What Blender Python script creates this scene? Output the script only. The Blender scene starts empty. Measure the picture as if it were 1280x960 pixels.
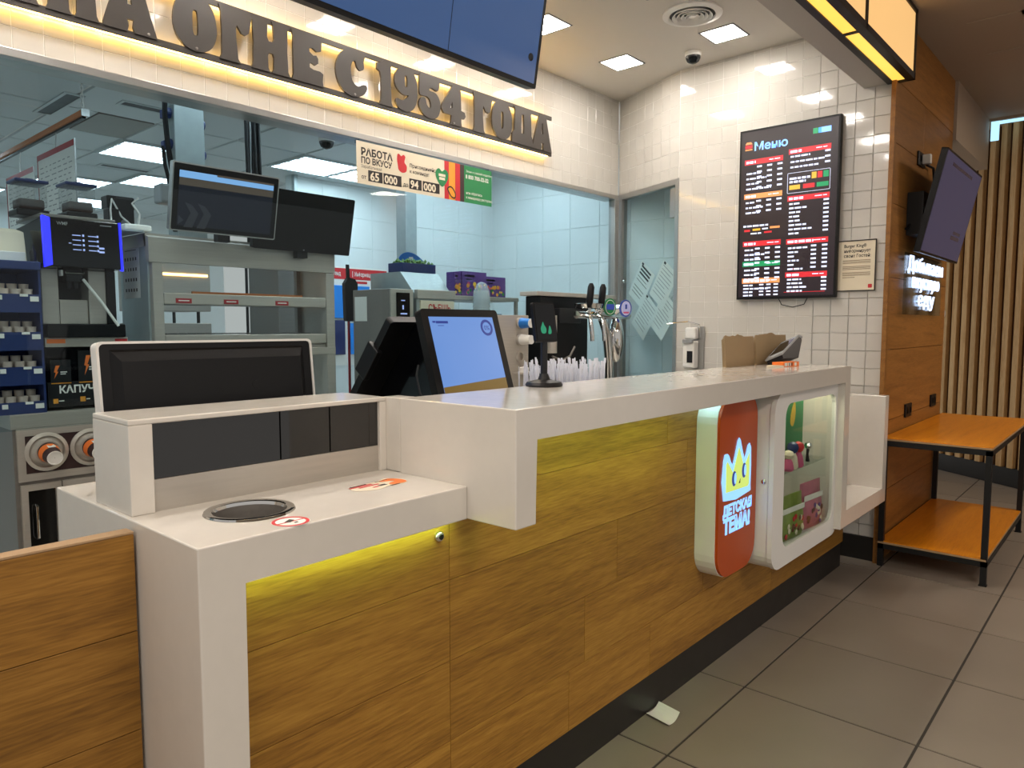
import bpy, bmesh, math, random
from mathutils import Matrix, Vector, Euler
random.seed(7)
S = bpy.context.scene
COL = S.collection
R = math.radians
# ---------------------------------------------------------------- camera
cd = bpy.data.cameras.new('camera'); cam = bpy.data.objects.new('camera', cd); COL.objects.link(cam)
cam.location = (0, 0, 1.4); cam.rotation_euler = (R(90-4.58), 0, R(41.43-90))
cd.sensor_width = 36; cd.lens = 904.5/1280*36; cd.clip_start = .05; S.camera = cam
# ---------------------------------------------------------------- world, exposure
W = bpy.data.worlds.new('hall_ambient'); S.world = W; W.use_nodes = True
W.node_tree.nodes['Background'].inputs[0].default_value = (.95, .9, .85, 1)
W.node_tree.nodes['Background'].inputs[1].default_value = .34
S.view_settings.view_transform = 'Standard'; S.view_settings.look = 'None'
S.view_settings.exposure = 0.75; S.view_settings.gamma = 1; S.view_settings.use_curve_mapping = False
# ---------------------------------------------------------------- fill lights added out of view to brighten counter front, floor and slats
def area(name, loc, size, power, col, rot=(0, 0, 0)):
    l = bpy.data.lights.new(name, 'AREA'); l.shape = 'RECTANGLE'; l.size, l.size_y = size; l.energy = power; l.color = col
    o = bpy.data.objects.new(name, l); COL.objects.link(o); o.location = loc; o.rotation_euler = rot
    return o
area('hall_fill', (-.4, .6, 3.1), (.9, .9), 22, (1, .9, .8))
area('hall_fill', (1.1, -1.7, 3.1), (1.2, .6), 34, (1, .9, .8))
area('hall_fill', (6.5, -.9, 3.1), (1.2, .6), 75, (1, .88, .74))
# ---------------------------------------------------------------- helpers: materials
def srgb(c):
    if isinstance(c, str): c = [int(c[i:i+2], 16)/255 for i in (0, 2, 4)]
    return tuple(x/12.92 if x <= .04045 else ((x+.055)/1.055)**2.4 for x in c) + (1,)
def newmat(name):
    m = bpy.data.materials.new(name); m.use_nodes = True
    return m, m.node_tree.nodes, m.node_tree.links, m.node_tree.nodes['Principled BSDF']
def pmat(name, col, rough=.5, metal=0, var=.06, scale=9, spec=.5, stretch=(1, 1, 1), bump=0, coat=0, rnd=0):
    """principled with fine noise in colour and roughness"""
    m, N, L, b = newmat(name)
    c = srgb(col)
    tc = N.new('ShaderNodeTexCoord'); mp = N.new('ShaderNodeMapping'); mp.inputs['Scale'].default_value = stretch
    nz = N.new('ShaderNodeTexNoise'); nz.inputs['Scale'].default_value = scale; nz.inputs['Detail'].default_value = 4
    L.new(tc.outputs['Object'], mp.inputs[0]); L.new(mp.outputs[0], nz.inputs[0])
    cr = N.new('ShaderNodeMix'); cr.data_type = 'RGBA'
    cr.inputs[6].default_value = tuple(x*(1-var) for x in c[:3])+(1,); cr.inputs[7].default_value = tuple(min(1, x*(1+var)) for x in c[:3])+(1,)
    L.new(nz.outputs[0], cr.inputs[0])
    out = cr.outputs[2]
    if rnd:
        oi = N.new('ShaderNodeObjectInfo'); mr = N.new('ShaderNodeMapRange'); mr.inputs[3].default_value = 1-rnd; mr.inputs[4].default_value = 1+rnd
        L.new(oi.outputs['Random'], mr.inputs[0])
        hs = N.new('ShaderNodeHueSaturation'); L.new(mr.outputs[0], hs.inputs['Value']); L.new(out, hs.inputs['Color']); out = hs.outputs[0]
    L.new(out, b.inputs['Base Color'])
    b.inputs['Metallic'].default_value = metal; b.inputs['Specular IOR Level'].default_value = spec
    mr2 = N.new('ShaderNodeMapRange'); mr2.inputs[3].default_value = max(.02, rough*.85); mr2.inputs[4].default_value = min(1, rough*1.15)
    L.new(nz.outputs[0], mr2.inputs[0]); L.new(mr2.outputs[0], b.inputs['Roughness'])
    if coat: b.inputs['Coat Weight'].default_value = coat; b.inputs['Coat Roughness'].default_value = .08
    if bump:
        bp = N.new('ShaderNodeBump'); bp.inputs['Strength'].default_value = bump; bp.inputs['Distance'].default_value = .004
        L.new(nz.outputs[0], bp.inputs['Height']); L.new(bp.outputs[0], b.inputs['Normal'])
    return m
def emat(name, col, strength, base=None):
    m, N, L, b = newmat(name)
    b.inputs['Base Color'].default_value = srgb(base or col); b.inputs['Emission Color'].default_value = srgb(col)
    b.inputs['Emission Strength'].default_value = strength; b.inputs['Roughness'].default_value = .3
    return m
def wood(name, dark, mid, light, along='X', rough=.42, rnd=.12, fine=1.0):
    m, N, L, b = newmat(name)
    tc = N.new('ShaderNodeTexCoord'); oi = N.new('ShaderNodeObjectInfo')
    ad = N.new('ShaderNodeVectorMath'); ad.operation = 'ADD'
    sc = N.new('ShaderNodeVectorMath'); sc.operation = 'SCALE'; sc.inputs['Scale'].default_value = 13
    cx = N.new('ShaderNodeCombineXYZ')
    for i in range(3): L.new(oi.outputs['Random'], cx.inputs[i])
    L.new(cx.outputs[0], sc.inputs[0]); L.new(tc.outputs['Object'], ad.inputs[0]); L.new(sc.outputs[0], ad.inputs[1])
    def nz(s, det, dist):
        mp = N.new('ShaderNodeMapping')
        mp.inputs['Scale'].default_value = {'X': (s*.07, s, s), 'Y': (s, s*.07, s), 'Z': (s, s, s*.07)}[along]
        n = N.new('ShaderNodeTexNoise'); n.inputs['Scale'].default_value = 1; n.inputs['Detail'].default_value = det; n.inputs['Distortion'].default_value = dist
        L.new(ad.outputs[0], mp.inputs[0]); L.new(mp.outputs[0], n.inputs[0]); return n
    a = nz(14*fine, 3, 1.6); f = nz(210*fine, 5, .3)
    mx = N.new('ShaderNodeMix'); mx.inputs[0].default_value = .5
    L.new(a.outputs[0], mx.inputs[2]); L.new(f.outputs[0], mx.inputs[3])
    cr = N.new('ShaderNodeValToRGB'); e = cr.color_ramp.elements
    e[0].position = .33; e[0].color = srgb(dark); e[1].position = .68; e[1].color = srgb(light)
    k = e.new(.5); k.color = srgb(mid)
    L.new(mx.outputs[0], cr.inputs[0])
    hs = N.new('ShaderNodeHueSaturation'); mr = N.new('ShaderNodeMapRange'); mr.inputs[3].default_value = 1-rnd; mr.inputs[4].default_value = 1+rnd
    L.new(oi.outputs['Random'], mr.inputs[0]); L.new(mr.outputs[0], hs.inputs['Value']); L.new(cr.outputs[0], hs.inputs['Color'])
    L.new(hs.outputs[0], b.inputs['Base Color'])
    b.inputs['Roughness'].default_value = rough; b.inputs['Specular IOR Level'].default_value = .35
    bp = N.new('ShaderNodeBump'); bp.inputs['Strength'].default_value = .12; bp.inputs['Distance'].default_value = .002
    L.new(f.outputs[0], bp.inputs['Height']); L.new(bp.outputs[0], b.inputs['Normal'])
    return m
def glassmat(name, tint, refl=1.0, rough=0.0):
    """thin pane: tinted transmission plus fresnel reflection"""
    m, N, L, b = newmat(name); N.remove(b)
    t = N.new('ShaderNodeBsdfTransparent'); t.inputs[0].default_value = srgb(tint)
    g = N.new('ShaderNodeBsdfGlossy'); g.inputs['Roughness'].default_value = rough
    lw = N.new('ShaderNodeLayerWeight'); lw.inputs[0].default_value = .5
    pw = N.new('ShaderNodeMath'); pw.operation = 'POWER'; pw.inputs[1].default_value = 5
    ml = N.new('ShaderNodeMath'); ml.operation = 'MULTIPLY_ADD'; ml.inputs[1].default_value = .9*min(1, refl); ml.inputs[2].default_value = .018*refl
    mx = N.new('ShaderNodeMixShader'); L.new(lw.outputs['Facing'], pw.inputs[0]); L.new(pw.outputs[0], ml.inputs[0]); L.new(ml.outputs[0], mx.inputs[0])
    L.new(t.outputs[0], mx.inputs[1]); L.new(g.outputs[0], mx.inputs[2]); L.new(mx.outputs[0], N['Material Output'].inputs[0])
    return m
def louvre(name, col, strength, freq):
    """kitchen ceiling light diffuser: bright lamp rows with dimmer gaps between them"""
    m, N, L, b = newmat(name)
    tc = N.new('ShaderNodeTexCoord'); w = N.new('ShaderNodeTexWave'); w.bands_direction = 'Y'; w.inputs['Scale'].default_value = freq; w.inputs['Distortion'].default_value = 0
    mr = N.new('ShaderNodeMapRange'); mr.inputs[1].default_value = .12; mr.inputs[2].default_value = .35; mr.inputs[3].default_value = .48; mr.inputs[4].default_value = strength*1.15
    L.new(tc.outputs['Object'], w.inputs[0]); L.new(w.outputs['Fac'], mr.inputs[0]); L.new(mr.outputs[0], b.inputs['Emission Strength'])
    b.inputs['Emission Color'].default_value = srgb(col); b.inputs['Base Color'].default_value = srgb('ffffff')
    return m
M = {}
M['quartz'] = pmat('white quartz', 'd8d2c8', .16, var=.03, scale=30, coat=.3)
M['tile'] = pmat('glazed white tile', 'c9c5bd', .06, var=.03, scale=6, coat=.3, rnd=.025)
M['grout'] = pmat('grout', 'e6e3dd', .8)
M['ktile'] = pmat('kitchen wall tile', 'dfe6e6', .25, var=.03, rnd=.02)
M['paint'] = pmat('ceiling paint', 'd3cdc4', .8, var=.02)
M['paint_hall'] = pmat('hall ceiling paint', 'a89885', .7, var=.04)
M['kceil'] = pmat('kitchen ceiling panel', 'c2c9cb', .55, var=.03, rnd=.05)
M['beam'] = pmat('grey beam paint', 'b9b2aa', .7, var=.02)
M['floor'] = pmat('grey stone floor tile', '877c70', .36, var=.14, scale=3.5, rnd=.06, bump=.05)
M['fgrout'] = pmat('dark grout', '37322d', .8)
M['kick'] = pmat('black plinth', '1f1c19', .45)
M['oak'] = wood('counter oak', '7c5420', '9c6e2b', 'b38438')
M['oakgate'] = wood('gate oak', '75501f', '946829', 'ab7c36')
M['oakwall'] = wood('wall oak', '7a4f23', '96652e', 'a87438', rough=.4)
M['slat'] = wood('slat oak', 'bd935d', 'd4ad78', 'e0bf8c', along='Z', rough=.5)
M['slatback'] = pmat('slat wall back', '553519', .6)
M['tabletop'] = wood('varnished table top', 'cb7714', 'de8814', 'e69622', rough=.28, rnd=.03)
M['ply'] = pmat('table edge', 'a98a66', .6)
M['blackmetal'] = pmat('black metal', '151516', .45, spec=.35)
M['black'] = pmat('black plastic', '0b0b0d', .4, spec=.3)
M['blackgloss'] = pmat('black gloss', '06070a', .10, spec=.35)
M['dgrey'] = pmat('dark grey plastic', '18191c', .42, spec=.35)
M['grey'] = pmat('grey plastic', '8d8f90', .45)
M['white'] = pmat('white plastic', 'e6e4df', .4, var=.02)
M['paper'] = pmat('paper', 'e9e7e0', .8, var=.02)
M['cream'] = pmat('cream print', 'e2d6bd', .7, var=.02)
M['steel'] = pmat('brushed steel', 'b8b1a7', .38, metal=.4, var=.10, scale=14, stretch=(.4, 8, 8))
M['steeld'] = pmat('dark brushed steel', '827d77', .4, metal=.45, var=.12, scale=14, stretch=(.4, 8, 8))
M['zinc'] = pmat('zinc sheet', 'a9b3b4', .4, metal=.55, var=.12, scale=20)
M['alu'] = pmat('aluminium trim', 'b2b1ae', .35, metal=.85, var=.06)
M['chrome'] = pmat('chrome', 'd8d8d6', .06, metal=1, var=.02)
M['copper'] = pmat('copper rail', 'c0713c', .45, metal=.1)
M['sign'] = pmat('grey sign plate', '3a342f', .5, metal=0, var=.08, scale=5)
M['kraft'] = pmat('kraft paper', 'a08865', .75, var=.10, scale=14, bump=.2)
M['red'] = pmat('red print', 'c8242c', .5); M['dred'] = pmat('dark red print', 'a31d26', .5)
M['orange'] = pmat('orange print', 'ef7a2e', .5); M['dorange'] = pmat('amber print', 'e79b2d', .5)
M['green'] = pmat('green print', '24814a', .5); M['ink'] = pmat('ink', '2a2320', .6); M['brown'] = pmat('brown print', '3b2524', .5)
M['blue'] = pmat('blue plastic', '1f73c9', .4); M['navy'] = pmat('navy plastic bin', '1c2f63', .4)
M['skyblue'] = pmat('bright blue folder', '1184e0', .45)
M['purple'] = pmat('purple box print', '5b3a86', .5, var=.3, scale=40); M['pink'] = pmat('pink print', 'c9577f', .5, var=.25, scale=30)
M['yellow'] = pmat('yellow print', 'e6b93a', .5)
M['panelred'] = pmat('orange red panel', 'b84a14', .35)
M['coffee'] = pmat('coffee beans', '3a231a', .7, var=.4, scale=120)
def frost(name, col, a):
    m, N, L, b = newmat(name); b.inputs['Base Color'].default_value = srgb(col); b.inputs['Roughness'].default_value = .2
    t = N.new('ShaderNodeBsdfTransparent'); mx = N.new('ShaderNodeMixShader'); mx.inputs[0].default_value = a
    L.new(t.outputs[0], mx.inputs[1]); L.new(b.outputs[0], mx.inputs[2]); L.new(mx.outputs[0], N['Material Output'].inputs[0])
    return m
M['frost'] = frost('frosted clear plastic', 'dfe8ec', .30); M['hopper'] = frost('smoky hopper plastic', '9aa3a6', .24)
M['dome'] = glassmat('smoked dome', '8d9296', 1.6, .05)
M['kfloor'] = pmat('kitchen floor tile', 'b9b9b2', .5, var=.05)
M['clear'] = glassmat('clear plastic', 'e4ebee', 1.2, .05)
M['glass'] = glassmat('screen glass', 'eef6f8', .8)
M['pane'] = glassmat('cabinet glass', 'f2f6f4', .5)
M['smoke'] = pmat('dark cabinet glass', '151413', .05, spec=.6, coat=.5)
M['straw'] = pmat('wrapped white straw', 'e9ecf6', .45, var=.04, rnd=.05)
M['stone'] = pmat('lilac cup', 'dac8ba', .6)
M['lamp'] = emat('ceiling light diffuser', 'fff7ee', 34)
M['klamp'] = louvre('kitchen light diffuser', 'e4f5ff', 5.6, 2.09)
M['led'] = emat('warm led strip', 'ffcb66', 24)
M['ledg'] = emat('yellow green led strip', 'aee074', 26)
M['ledc'] = emat('cool white led strip', 'b4ecf6', 9)
M['ledd'] = emat('display led strip', 'fff8dc', 12)
M['cove'] = emat('blue white cove light', 'a9dcf5', .8)
M['lbox'] = emat('amber light panel', 'efc080', .55, base='d8a550')
M['lboxb'] = emat('amber light slot', 'ffc350', .8, base='d8a550')
M['neon'] = emat('white neon tube', 'c8deff', 1.25)
M['heat'] = emat('heat lamp', 'ffbf6a', 5)
M['scr_blue'] = emat('blue screen', '3d5f92', 0.42, base='101318')
M['scr_sky'] = emat('till screen', '6d97dc', 0.55, base='101318')
M['scr_bar'] = emat('light blue screen bar', '8fc0f5', 0.55, base='101318')
M['scr_sand'] = emat('brown screen band', '83715f', 0.2, base='101318')
M['scr_dark'] = emat('dark screen', '0d1526', 0.3, base='090b12')
M['scr_gold'] = emat('ochre screen band', '8a6c2c', 0.42, base='101318')
M['scr_ink'] = emat('screen ink', '2b3f96', 0.5, base='101318')
M['scr_menu'] = emat('menu screen ground', '33242a', 0.4, base='0a0a0c')
M['m_white'] = emat('menu white print', 'd5defa', 0.6); M['m_red'] = emat('menu red bar', 'c0262f', 0.5); M['m_or'] = emat('menu orange bar', 'd98b52', 0.5)
M['m_green'] = emat('menu green bar', '178a55', 0.5); M['m_blue'] = emat('menu blue print', '7db4ff', 0.7); M['m_yel'] = emat('menu yellow tag', 'd9a437', 0.5)
M['edge'] = emat('blue machine light', '2a2cff', 0.9)
M['scr_ui'] = emat('machine display print', 'aeb8f0', 0.4)
M['crown_y'] = emat('lit yellow sign face', 'bcd268', 0.5); M['crown_b'] = emat('lit blue sign rim', '86bdfa', 0.65)
M['pear'] = emat('green screen mark', '25996f', .5, base='101318')
M['tvscreen'] = pmat('dull blue grey screen', '4a4a66', .2, spec=.5)
M['scr_tv'] = emat('violet grey screen', '55557a', 0.2, base='20202a')
# ---------------------------------------------------------------- helpers: geometry
WPOS = {}
def fr(o, x, y):
    x = Vector(x).normalized(); y = Vector(y).normalized(); z = x.cross(y).normalized(); y = z.cross(x)
    return Matrix(((x.x, y.x, z.x, o[0]), (x.y, y.y, z.y, o[1]), (x.z, y.z, z.z, o[2]), (0, 0, 0, 1)))
def front(x, y, z): return fr((x, y, z), (1, 0, 0), (0, 0, 1))        # faces -Y
def west(x, y, z): return fr((x, y, z), (0, -1, 0), (0, 0, 1))        # faces -X
def up(x, y, z, a=0): return fr((x, y, z), (math.cos(a), math.sin(a), 0), (-math.sin(a), math.cos(a), 0))
TXT = {}
class MB:
    def __init__(s, T=None): s.bm = bmesh.new(); s.T = T or Matrix()
    def add(s, vs, fs, T=None):
        T = s.T @ T if T else s.T
        v = [s.bm.verts.new(T @ Vector(p)) for p in vs]
        out = []
        for f in fs:
            try: out.append(s.bm.faces.new([v[i] for i in f]))
            except ValueError: pass
        return v, out
    def box(s, x0, x1, y0, y1, z0, z1, bev=0, seg=2, T=None):
        v, f = s.add([(x, y, z) for z in (z0, z1) for y in (y0, y1) for x in (x0, x1)],
                     [(0, 2, 3, 1), (4, 5, 7, 6), (0, 1, 5, 4), (1, 3, 7, 5), (3, 2, 6, 7), (2, 0, 4, 6)], T)
        if bev:
            e = {e for q in f for e in q.edges}
            bmesh.ops.bevel(s.bm, geom=list(e), offset=bev, segments=seg, affect='EDGES', profile=.5)
        return s
    def quad(s, p, T=None): s.add(p, [tuple(range(len(p)))], T); return s
    def rect(s, x0, x1, y0, y1, z=0, T=None): return s.quad([(x0, y0, z), (x1, y0, z), (x1, y1, z), (x0, y1, z)], T)
    def prism(s, poly, w0, w1, T=None):
        n = len(poly)
        s.add([(x, y, w0) for x, y in poly]+[(x, y, w1) for x, y in poly],
              [tuple(range(n))[::-1], tuple(range(n, 2*n))]+[(i, (i+1) % n, n+(i+1) % n, n+i) for i in range(n)], T); return s
    def tube(s, pts, r, n=8, T=None):
        pts = [Vector(p) for p in pts]; vs = []; fs = []
        rr = r if isinstance(r, (list, tuple)) else [r]*len(pts)
        ref = None
        for i, p in enumerate(pts):
            d = (pts[min(i+1, len(pts)-1)]-pts[max(i-1, 0)]).normalized()
            if ref is None: ref = Vector((0, 0, 1)) if abs(d.z) < .9 else Vector((1, 0, 0))
            a = d.cross(ref).normalized(); b = d.cross(a); ref = a.cross(d)
            for k in range(n):
                t = 2*math.pi*k/n; vs.append(p+(a*math.cos(t)+b*math.sin(t))*rr[i])
        for i in range(len(pts)-1):
            for k in range(n): fs.append((i*n+k, i*n+(k+1) % n, (i+1)*n+(k+1) % n, (i+1)*n+k))
        fs += [tuple(range(n))[::-1], tuple(range((len(pts)-1)*n, len(pts)*n))]
        s.add(vs, fs, T); return s
    def lathe(s, prof, n=20, T=None, cap=True):
        vs = [(r*math.cos(2*math.pi*k/n), r*math.sin(2*math.pi*k/n), z) for r, z in prof for k in range(n)]
        fs = [(i*n+k, i*n+(k+1) % n, (i+1)*n+(k+1) % n, (i+1)*n+k) for i in range(len(prof)-1) for k in range(n)]
        if cap: fs += [tuple(range(n))[::-1], tuple(range((len(prof)-1)*n, len(prof)*n))]
        s.add(vs, fs, T); return s
    def shape(s, outs, d, T=None):
        """filled outlines (later ones cut holes), thickness d from z=0"""
        c = bpy.data.curves.new('s', 'CURVE'); c.dimensions = '2D'; c.fill_mode = 'BOTH'; c.extrude = d/2
        for o in outs:
            sp = c.splines.new('POLY'); sp.points.add(len(o)-1); sp.use_cyclic_u = True
            for p, q in zip(sp.points, o): p.co = (q[0], q[1], 0, 1)
        s.curve(c, (T or Matrix()) @ Matrix.Translation((0, 0, d/2))); return s
    def curve(s, c, T):
        o = bpy.data.objects.new('s', c); me = bpy.data.meshes.new_from_object(o)
        s.add([v.co.copy() for v in me.vertices], [tuple(p.vertices) for p in me.polygons], T)
        bpy.data.objects.remove(o); bpy.data.curves.remove(c); bpy.data.meshes.remove(me)
    def text(s, t, size, x=0, y=0, T=None, align='LEFT', bold=0, wide=1, z=0, ext=0):
        c = bpy.data.curves.new('t', 'FONT'); c.body = t; c.size = size; c.align_x = align; c.offset = bold*size; c.resolution_u = 2; c.extrude = ext
        s.curve(c, (T or Matrix()) @ Matrix.Translation((x, y, z)) @ Matrix.Diagonal((wide, 1, 1, 1))); return s
    def build(s, name, mat, parent=None, smooth=False, label=None, kind=None):
        bmesh.ops.recalc_face_normals(s.bm, faces=s.bm.faces)
        me = bpy.data.meshes.new(name)
        off = WPOS[parent.name] if parent else None
        if off is None:
            xs = [v.co for v in s.bm.verts]
            off = Vector((sum(v.x for v in xs)/len(xs), sum(v.y for v in xs)/len(xs), min(v.z for v in xs)))
        bmesh.ops.translate(s.bm, verts=s.bm.verts, vec=-off)
        s.bm.to_mesh(me); s.bm.free()
        me.materials.append(M[mat] if isinstance(mat, str) else mat)
        if smooth:
            for p in me.polygons: p.use_smooth = True
            try: me.set_sharp_from_angle(angle=R(40))
            except Exception: pass
        o = bpy.data.objects.new(name, me); COL.objects.link(o)
        if parent: o.parent = parent
        else: o.location = off
        WPOS[o.name] = off.copy()
        if label: o['label'] = label
        if kind: o['kind'] = kind
        return o
def tag(o, label, cat, group=None):
    o['label'] = label; o['category'] = cat
    if group: o['group'] = group
    return o
def thing(name, label, cat, loc, group=None):
    o = bpy.data.objects.new(name, None); COL.objects.link(o); o.location = loc; o.empty_display_size = .05
    WPOS[o.name] = Vector(loc); return tag(o, label, cat, group)
def dup(o, d, label=None, parent=None):
    c = o.copy(); COL.objects.link(c); WPOS[c.name] = WPOS[o.name]+(Vector(d) if parent is None else Vector((0, 0, 0)))
    if parent: c.parent = parent
    else: c.location = o.location+Vector(d)
    if label: c['label'] = label
    for ch in list(o.children): dup(ch, d, None, c)
    return c
def B(name, mat, parent, x0, x1, y0, y1, z0, z1, bev=0, label=None):
    return MB().box(x0, x1, y0, y1, z0, z1, bev).build(name, mat, parent, label=label)
def rrect(x0, x1, y0, y1, r, n=5):
    p = []
    for cx, cy, a in ((x1-r, y1-r, 0), (x0+r, y1-r, 90), (x0+r, y0+r, 180), (x1-r, y0+r, 270)):
        for k in range(n+1): p.append((cx+r*math.cos(R(a+90*k/n)), cy+r*math.sin(R(a+90*k/n))))
    return p
def circ(cx, cy, r, n=24, ry=None): return [(cx+r*math.cos(2*math.pi*k/n), cy+(ry or r)*math.sin(2*math.pi*k/n)) for k in range(n)]
def smoothp(p, n=4):
    out = []; k = len(p)
    for i in range(k):
        a, b, c, d = [Vector(p[(i+j-1) % k]) for j in range(4)]
        for j in range(n):
            t = j/n; q = .5*((2*b)+(c-a)*t+(2*a-5*b+4*c-d)*t*t+(3*b-a-3*c+d)*t**3); out.append((q.x, q.y))
    return out
TILE = {}
def tiles(parent, T, regions, pu, pv, mat, name='tile', gap=.0018, thick=.0016, ou=0, ov=0, jit=.004, bev=.0015, skip=None):
    """individual tiles on the plane T (x,y in plane, z out), clipped to the regions; copies share one mesh"""
    key = (mat, pu, pv, thick)
    if key not in TILE:
        me = bpy.data.meshes.new(name); a, b, t = (pu-gap)/2, (pv-gap)/2, thick
        me.from_pydata([(-a, -b, 0), (a, -b, 0), (a, b, 0), (-a, b, 0), (-a+bev, -b+bev, t), (a-bev, -b+bev, t), (a-bev, b-bev, t), (-a+bev, b-bev, t)], [],
                       [(4, 5, 6, 7), (0, 1, 5, 4), (1, 2, 6, 5), (2, 3, 7, 6), (3, 0, 4, 7)])
        me.materials.append(M[mat]); TILE[key] = me
    n = 0; P = WPOS[parent.name]
    for u0, u1, v0, v1 in regions:
        i0 = math.floor((u0-ou)/pu+1e-6)
        while ou+i0*pu < u1-.012:
            a0 = max(u0, ou+i0*pu); a1 = min(u1, ou+(i0+1)*pu)
            j0 = math.floor((v0-ov)/pv+1e-6)
            while ov+j0*pv < v1-.012:
                b0 = max(v0, ov+j0*pv); b1 = min(v1, ov+(j0+1)*pv)
                if a1-a0 > .012 and b1-b0 > .012 and not (skip and skip(i0, j0)):
                    o = bpy.data.objects.new(name, TILE[key]); COL.objects.link(o); o.parent = parent
                    L = T @ Matrix.Translation(((a0+a1)/2, (b0+b1)/2, 0)) @ Euler((random.uniform(-jit, jit), random.uniform(-jit, jit), 0)).to_matrix().to_4x4() @ Matrix.Diagonal(((a1-a0-gap)/(pu-gap), (b1-b0-gap)/(pv-gap), 1, 1))
                    L.translation -= P; o.matrix_basis = L; n += 1
                j0 += 1
            i0 += 1
    return n
def struct(o): o['kind'] = 'structure'; return o
# ================================================================ the setting
ZC = 3.148
# floor: 0.6 m stone tiles on dark grout
fl = struct(MB().box(-1.5, 9.2, -3, 1.9, -.05, -.003).build('floor', 'fgrout'))
tiles(fl, up(0, 0, -.010), [(1.43, 8.6, -1.3, 1.74)], .6, .6, 'floor', gap=.006, thick=.010, ou=.234, ov=.517, jit=.0008, bev=.002)
tiles(fl, up(0, 0, -.010), [(-.4, 1.43, -1.3, 1.74)], .6, .6, 'floor', gap=.006, thick=.010, ou=.234, ov=.517, jit=.0008, bev=.002)
struct(MB().box(-1.5, 5.3, 1.9, 10.5, -.05, -.001).build('floor', 'kfloor'))
# ceilings
struct(MB().box(-1.5, 5.2, 1.207, 3.24, ZC, ZC+.05).build('ceiling', 'paint'))
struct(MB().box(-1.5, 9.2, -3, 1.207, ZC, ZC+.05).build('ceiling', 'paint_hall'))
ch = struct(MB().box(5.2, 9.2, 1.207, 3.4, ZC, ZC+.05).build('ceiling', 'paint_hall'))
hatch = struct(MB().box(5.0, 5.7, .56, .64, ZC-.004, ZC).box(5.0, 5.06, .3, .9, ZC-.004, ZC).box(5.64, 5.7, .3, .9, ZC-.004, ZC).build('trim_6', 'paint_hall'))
# grey beam between service zone and hall, and its end
struct(MB().box(-1.5, 4.6, 1.205, 1.331, 2.775, ZC, .003).build('trim_1', 'beam'))
# menu wall
wr = struct(MB().box(4.6, 4.72, 1.163, 2.515, 0, ZC).build('wall_right', 'grout'))
tiles(wr, west(4.6, 1.163, 0), [(-1.352, 0, .97, ZC), (-.2, 0, .14, .97)], .104, .104, 'tile', ou=.0, ov=.005, jit=.006)
struct(MB().box(4.585, 4.6, 1.163, 2.5, 0, .14).build('baseboard_right', 'kick'))
# angled wall above the glass side panel
A0 = Vector((4.6, 2.515, 0)); A1 = Vector((4.912, 3.21, 0)); AD = (A1-A0).normalized(); AL = (A1-A0).length
def plate(x0, x1, z0, z1, d, T): return MB(T).box(x0, x1, z0, z1, -d, 0)
TA = fr((A1.x, A1.y, 0), -AD, (0, 0, 1))          # x runs from the deep corner towards the menu wall, y is up
wc = struct(plate(0, AL, 2.42, ZC, .09, TA).build('wall_corner', 'grout'))
tiles(wc, TA, [(0, AL, 2.42, ZC)], .104, .104, 'tile', ou=.03, ov=.005, jit=.006)
# header wall with the sign
wb = struct(MB().box(-1.5, 4.912, 3.218, 3.33, 2.42, ZC).build('wall_back', 'grout'))
tiles(wb, front(0, 3.218, 0), [(.62, 4.905, 2.42, ZC)], .104, .104, 'tile', ov=.005, ou=.02, jit=.006)
struct(MB().box(-1.5, 4.9, 3.20, 3.335, 2.388, 2.42, .002).build('trim_2', 'alu'))
# glass screen under the header: frame posts, and one clear pane per bay
w1 = struct(MB().box(4.845, 4.90, 3.20, 3.26, .95, 2.388, .003).build('window_1', 'alu'))
MB().box(-.9, 4.845, 3.236, 3.242, 1.0, 2.388).build('pane', 'glass', w1)
# glass side panel in the angled wall
w2 = struct(plate(0, .045, .95, 2.40, .05, TA).box(AL-.035, AL+.004, .95, 2.42, -.05, .006).box(0, AL, 2.385, 2.425, -.05, .004).build('window_2', 'alu'))
plate(.045, AL-.03, .95, 2.385, .006, TA @ Matrix.Translation((0, 0, -.02))).build('pane', 'glass', w2)
MB(TA @ Matrix.Translation((.07, 1.75, -.01))).lathe([(.012, -.004), (.012, .008), (.007, .012)], 12).build('glass_stud', 'chrome', w2)
MB(TA @ Matrix.Translation((AL-.09, 2.16, -.012))).box(0, .055, 0, .2, 0, .02, .003).build('hinge', 'alu', w2)
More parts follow.
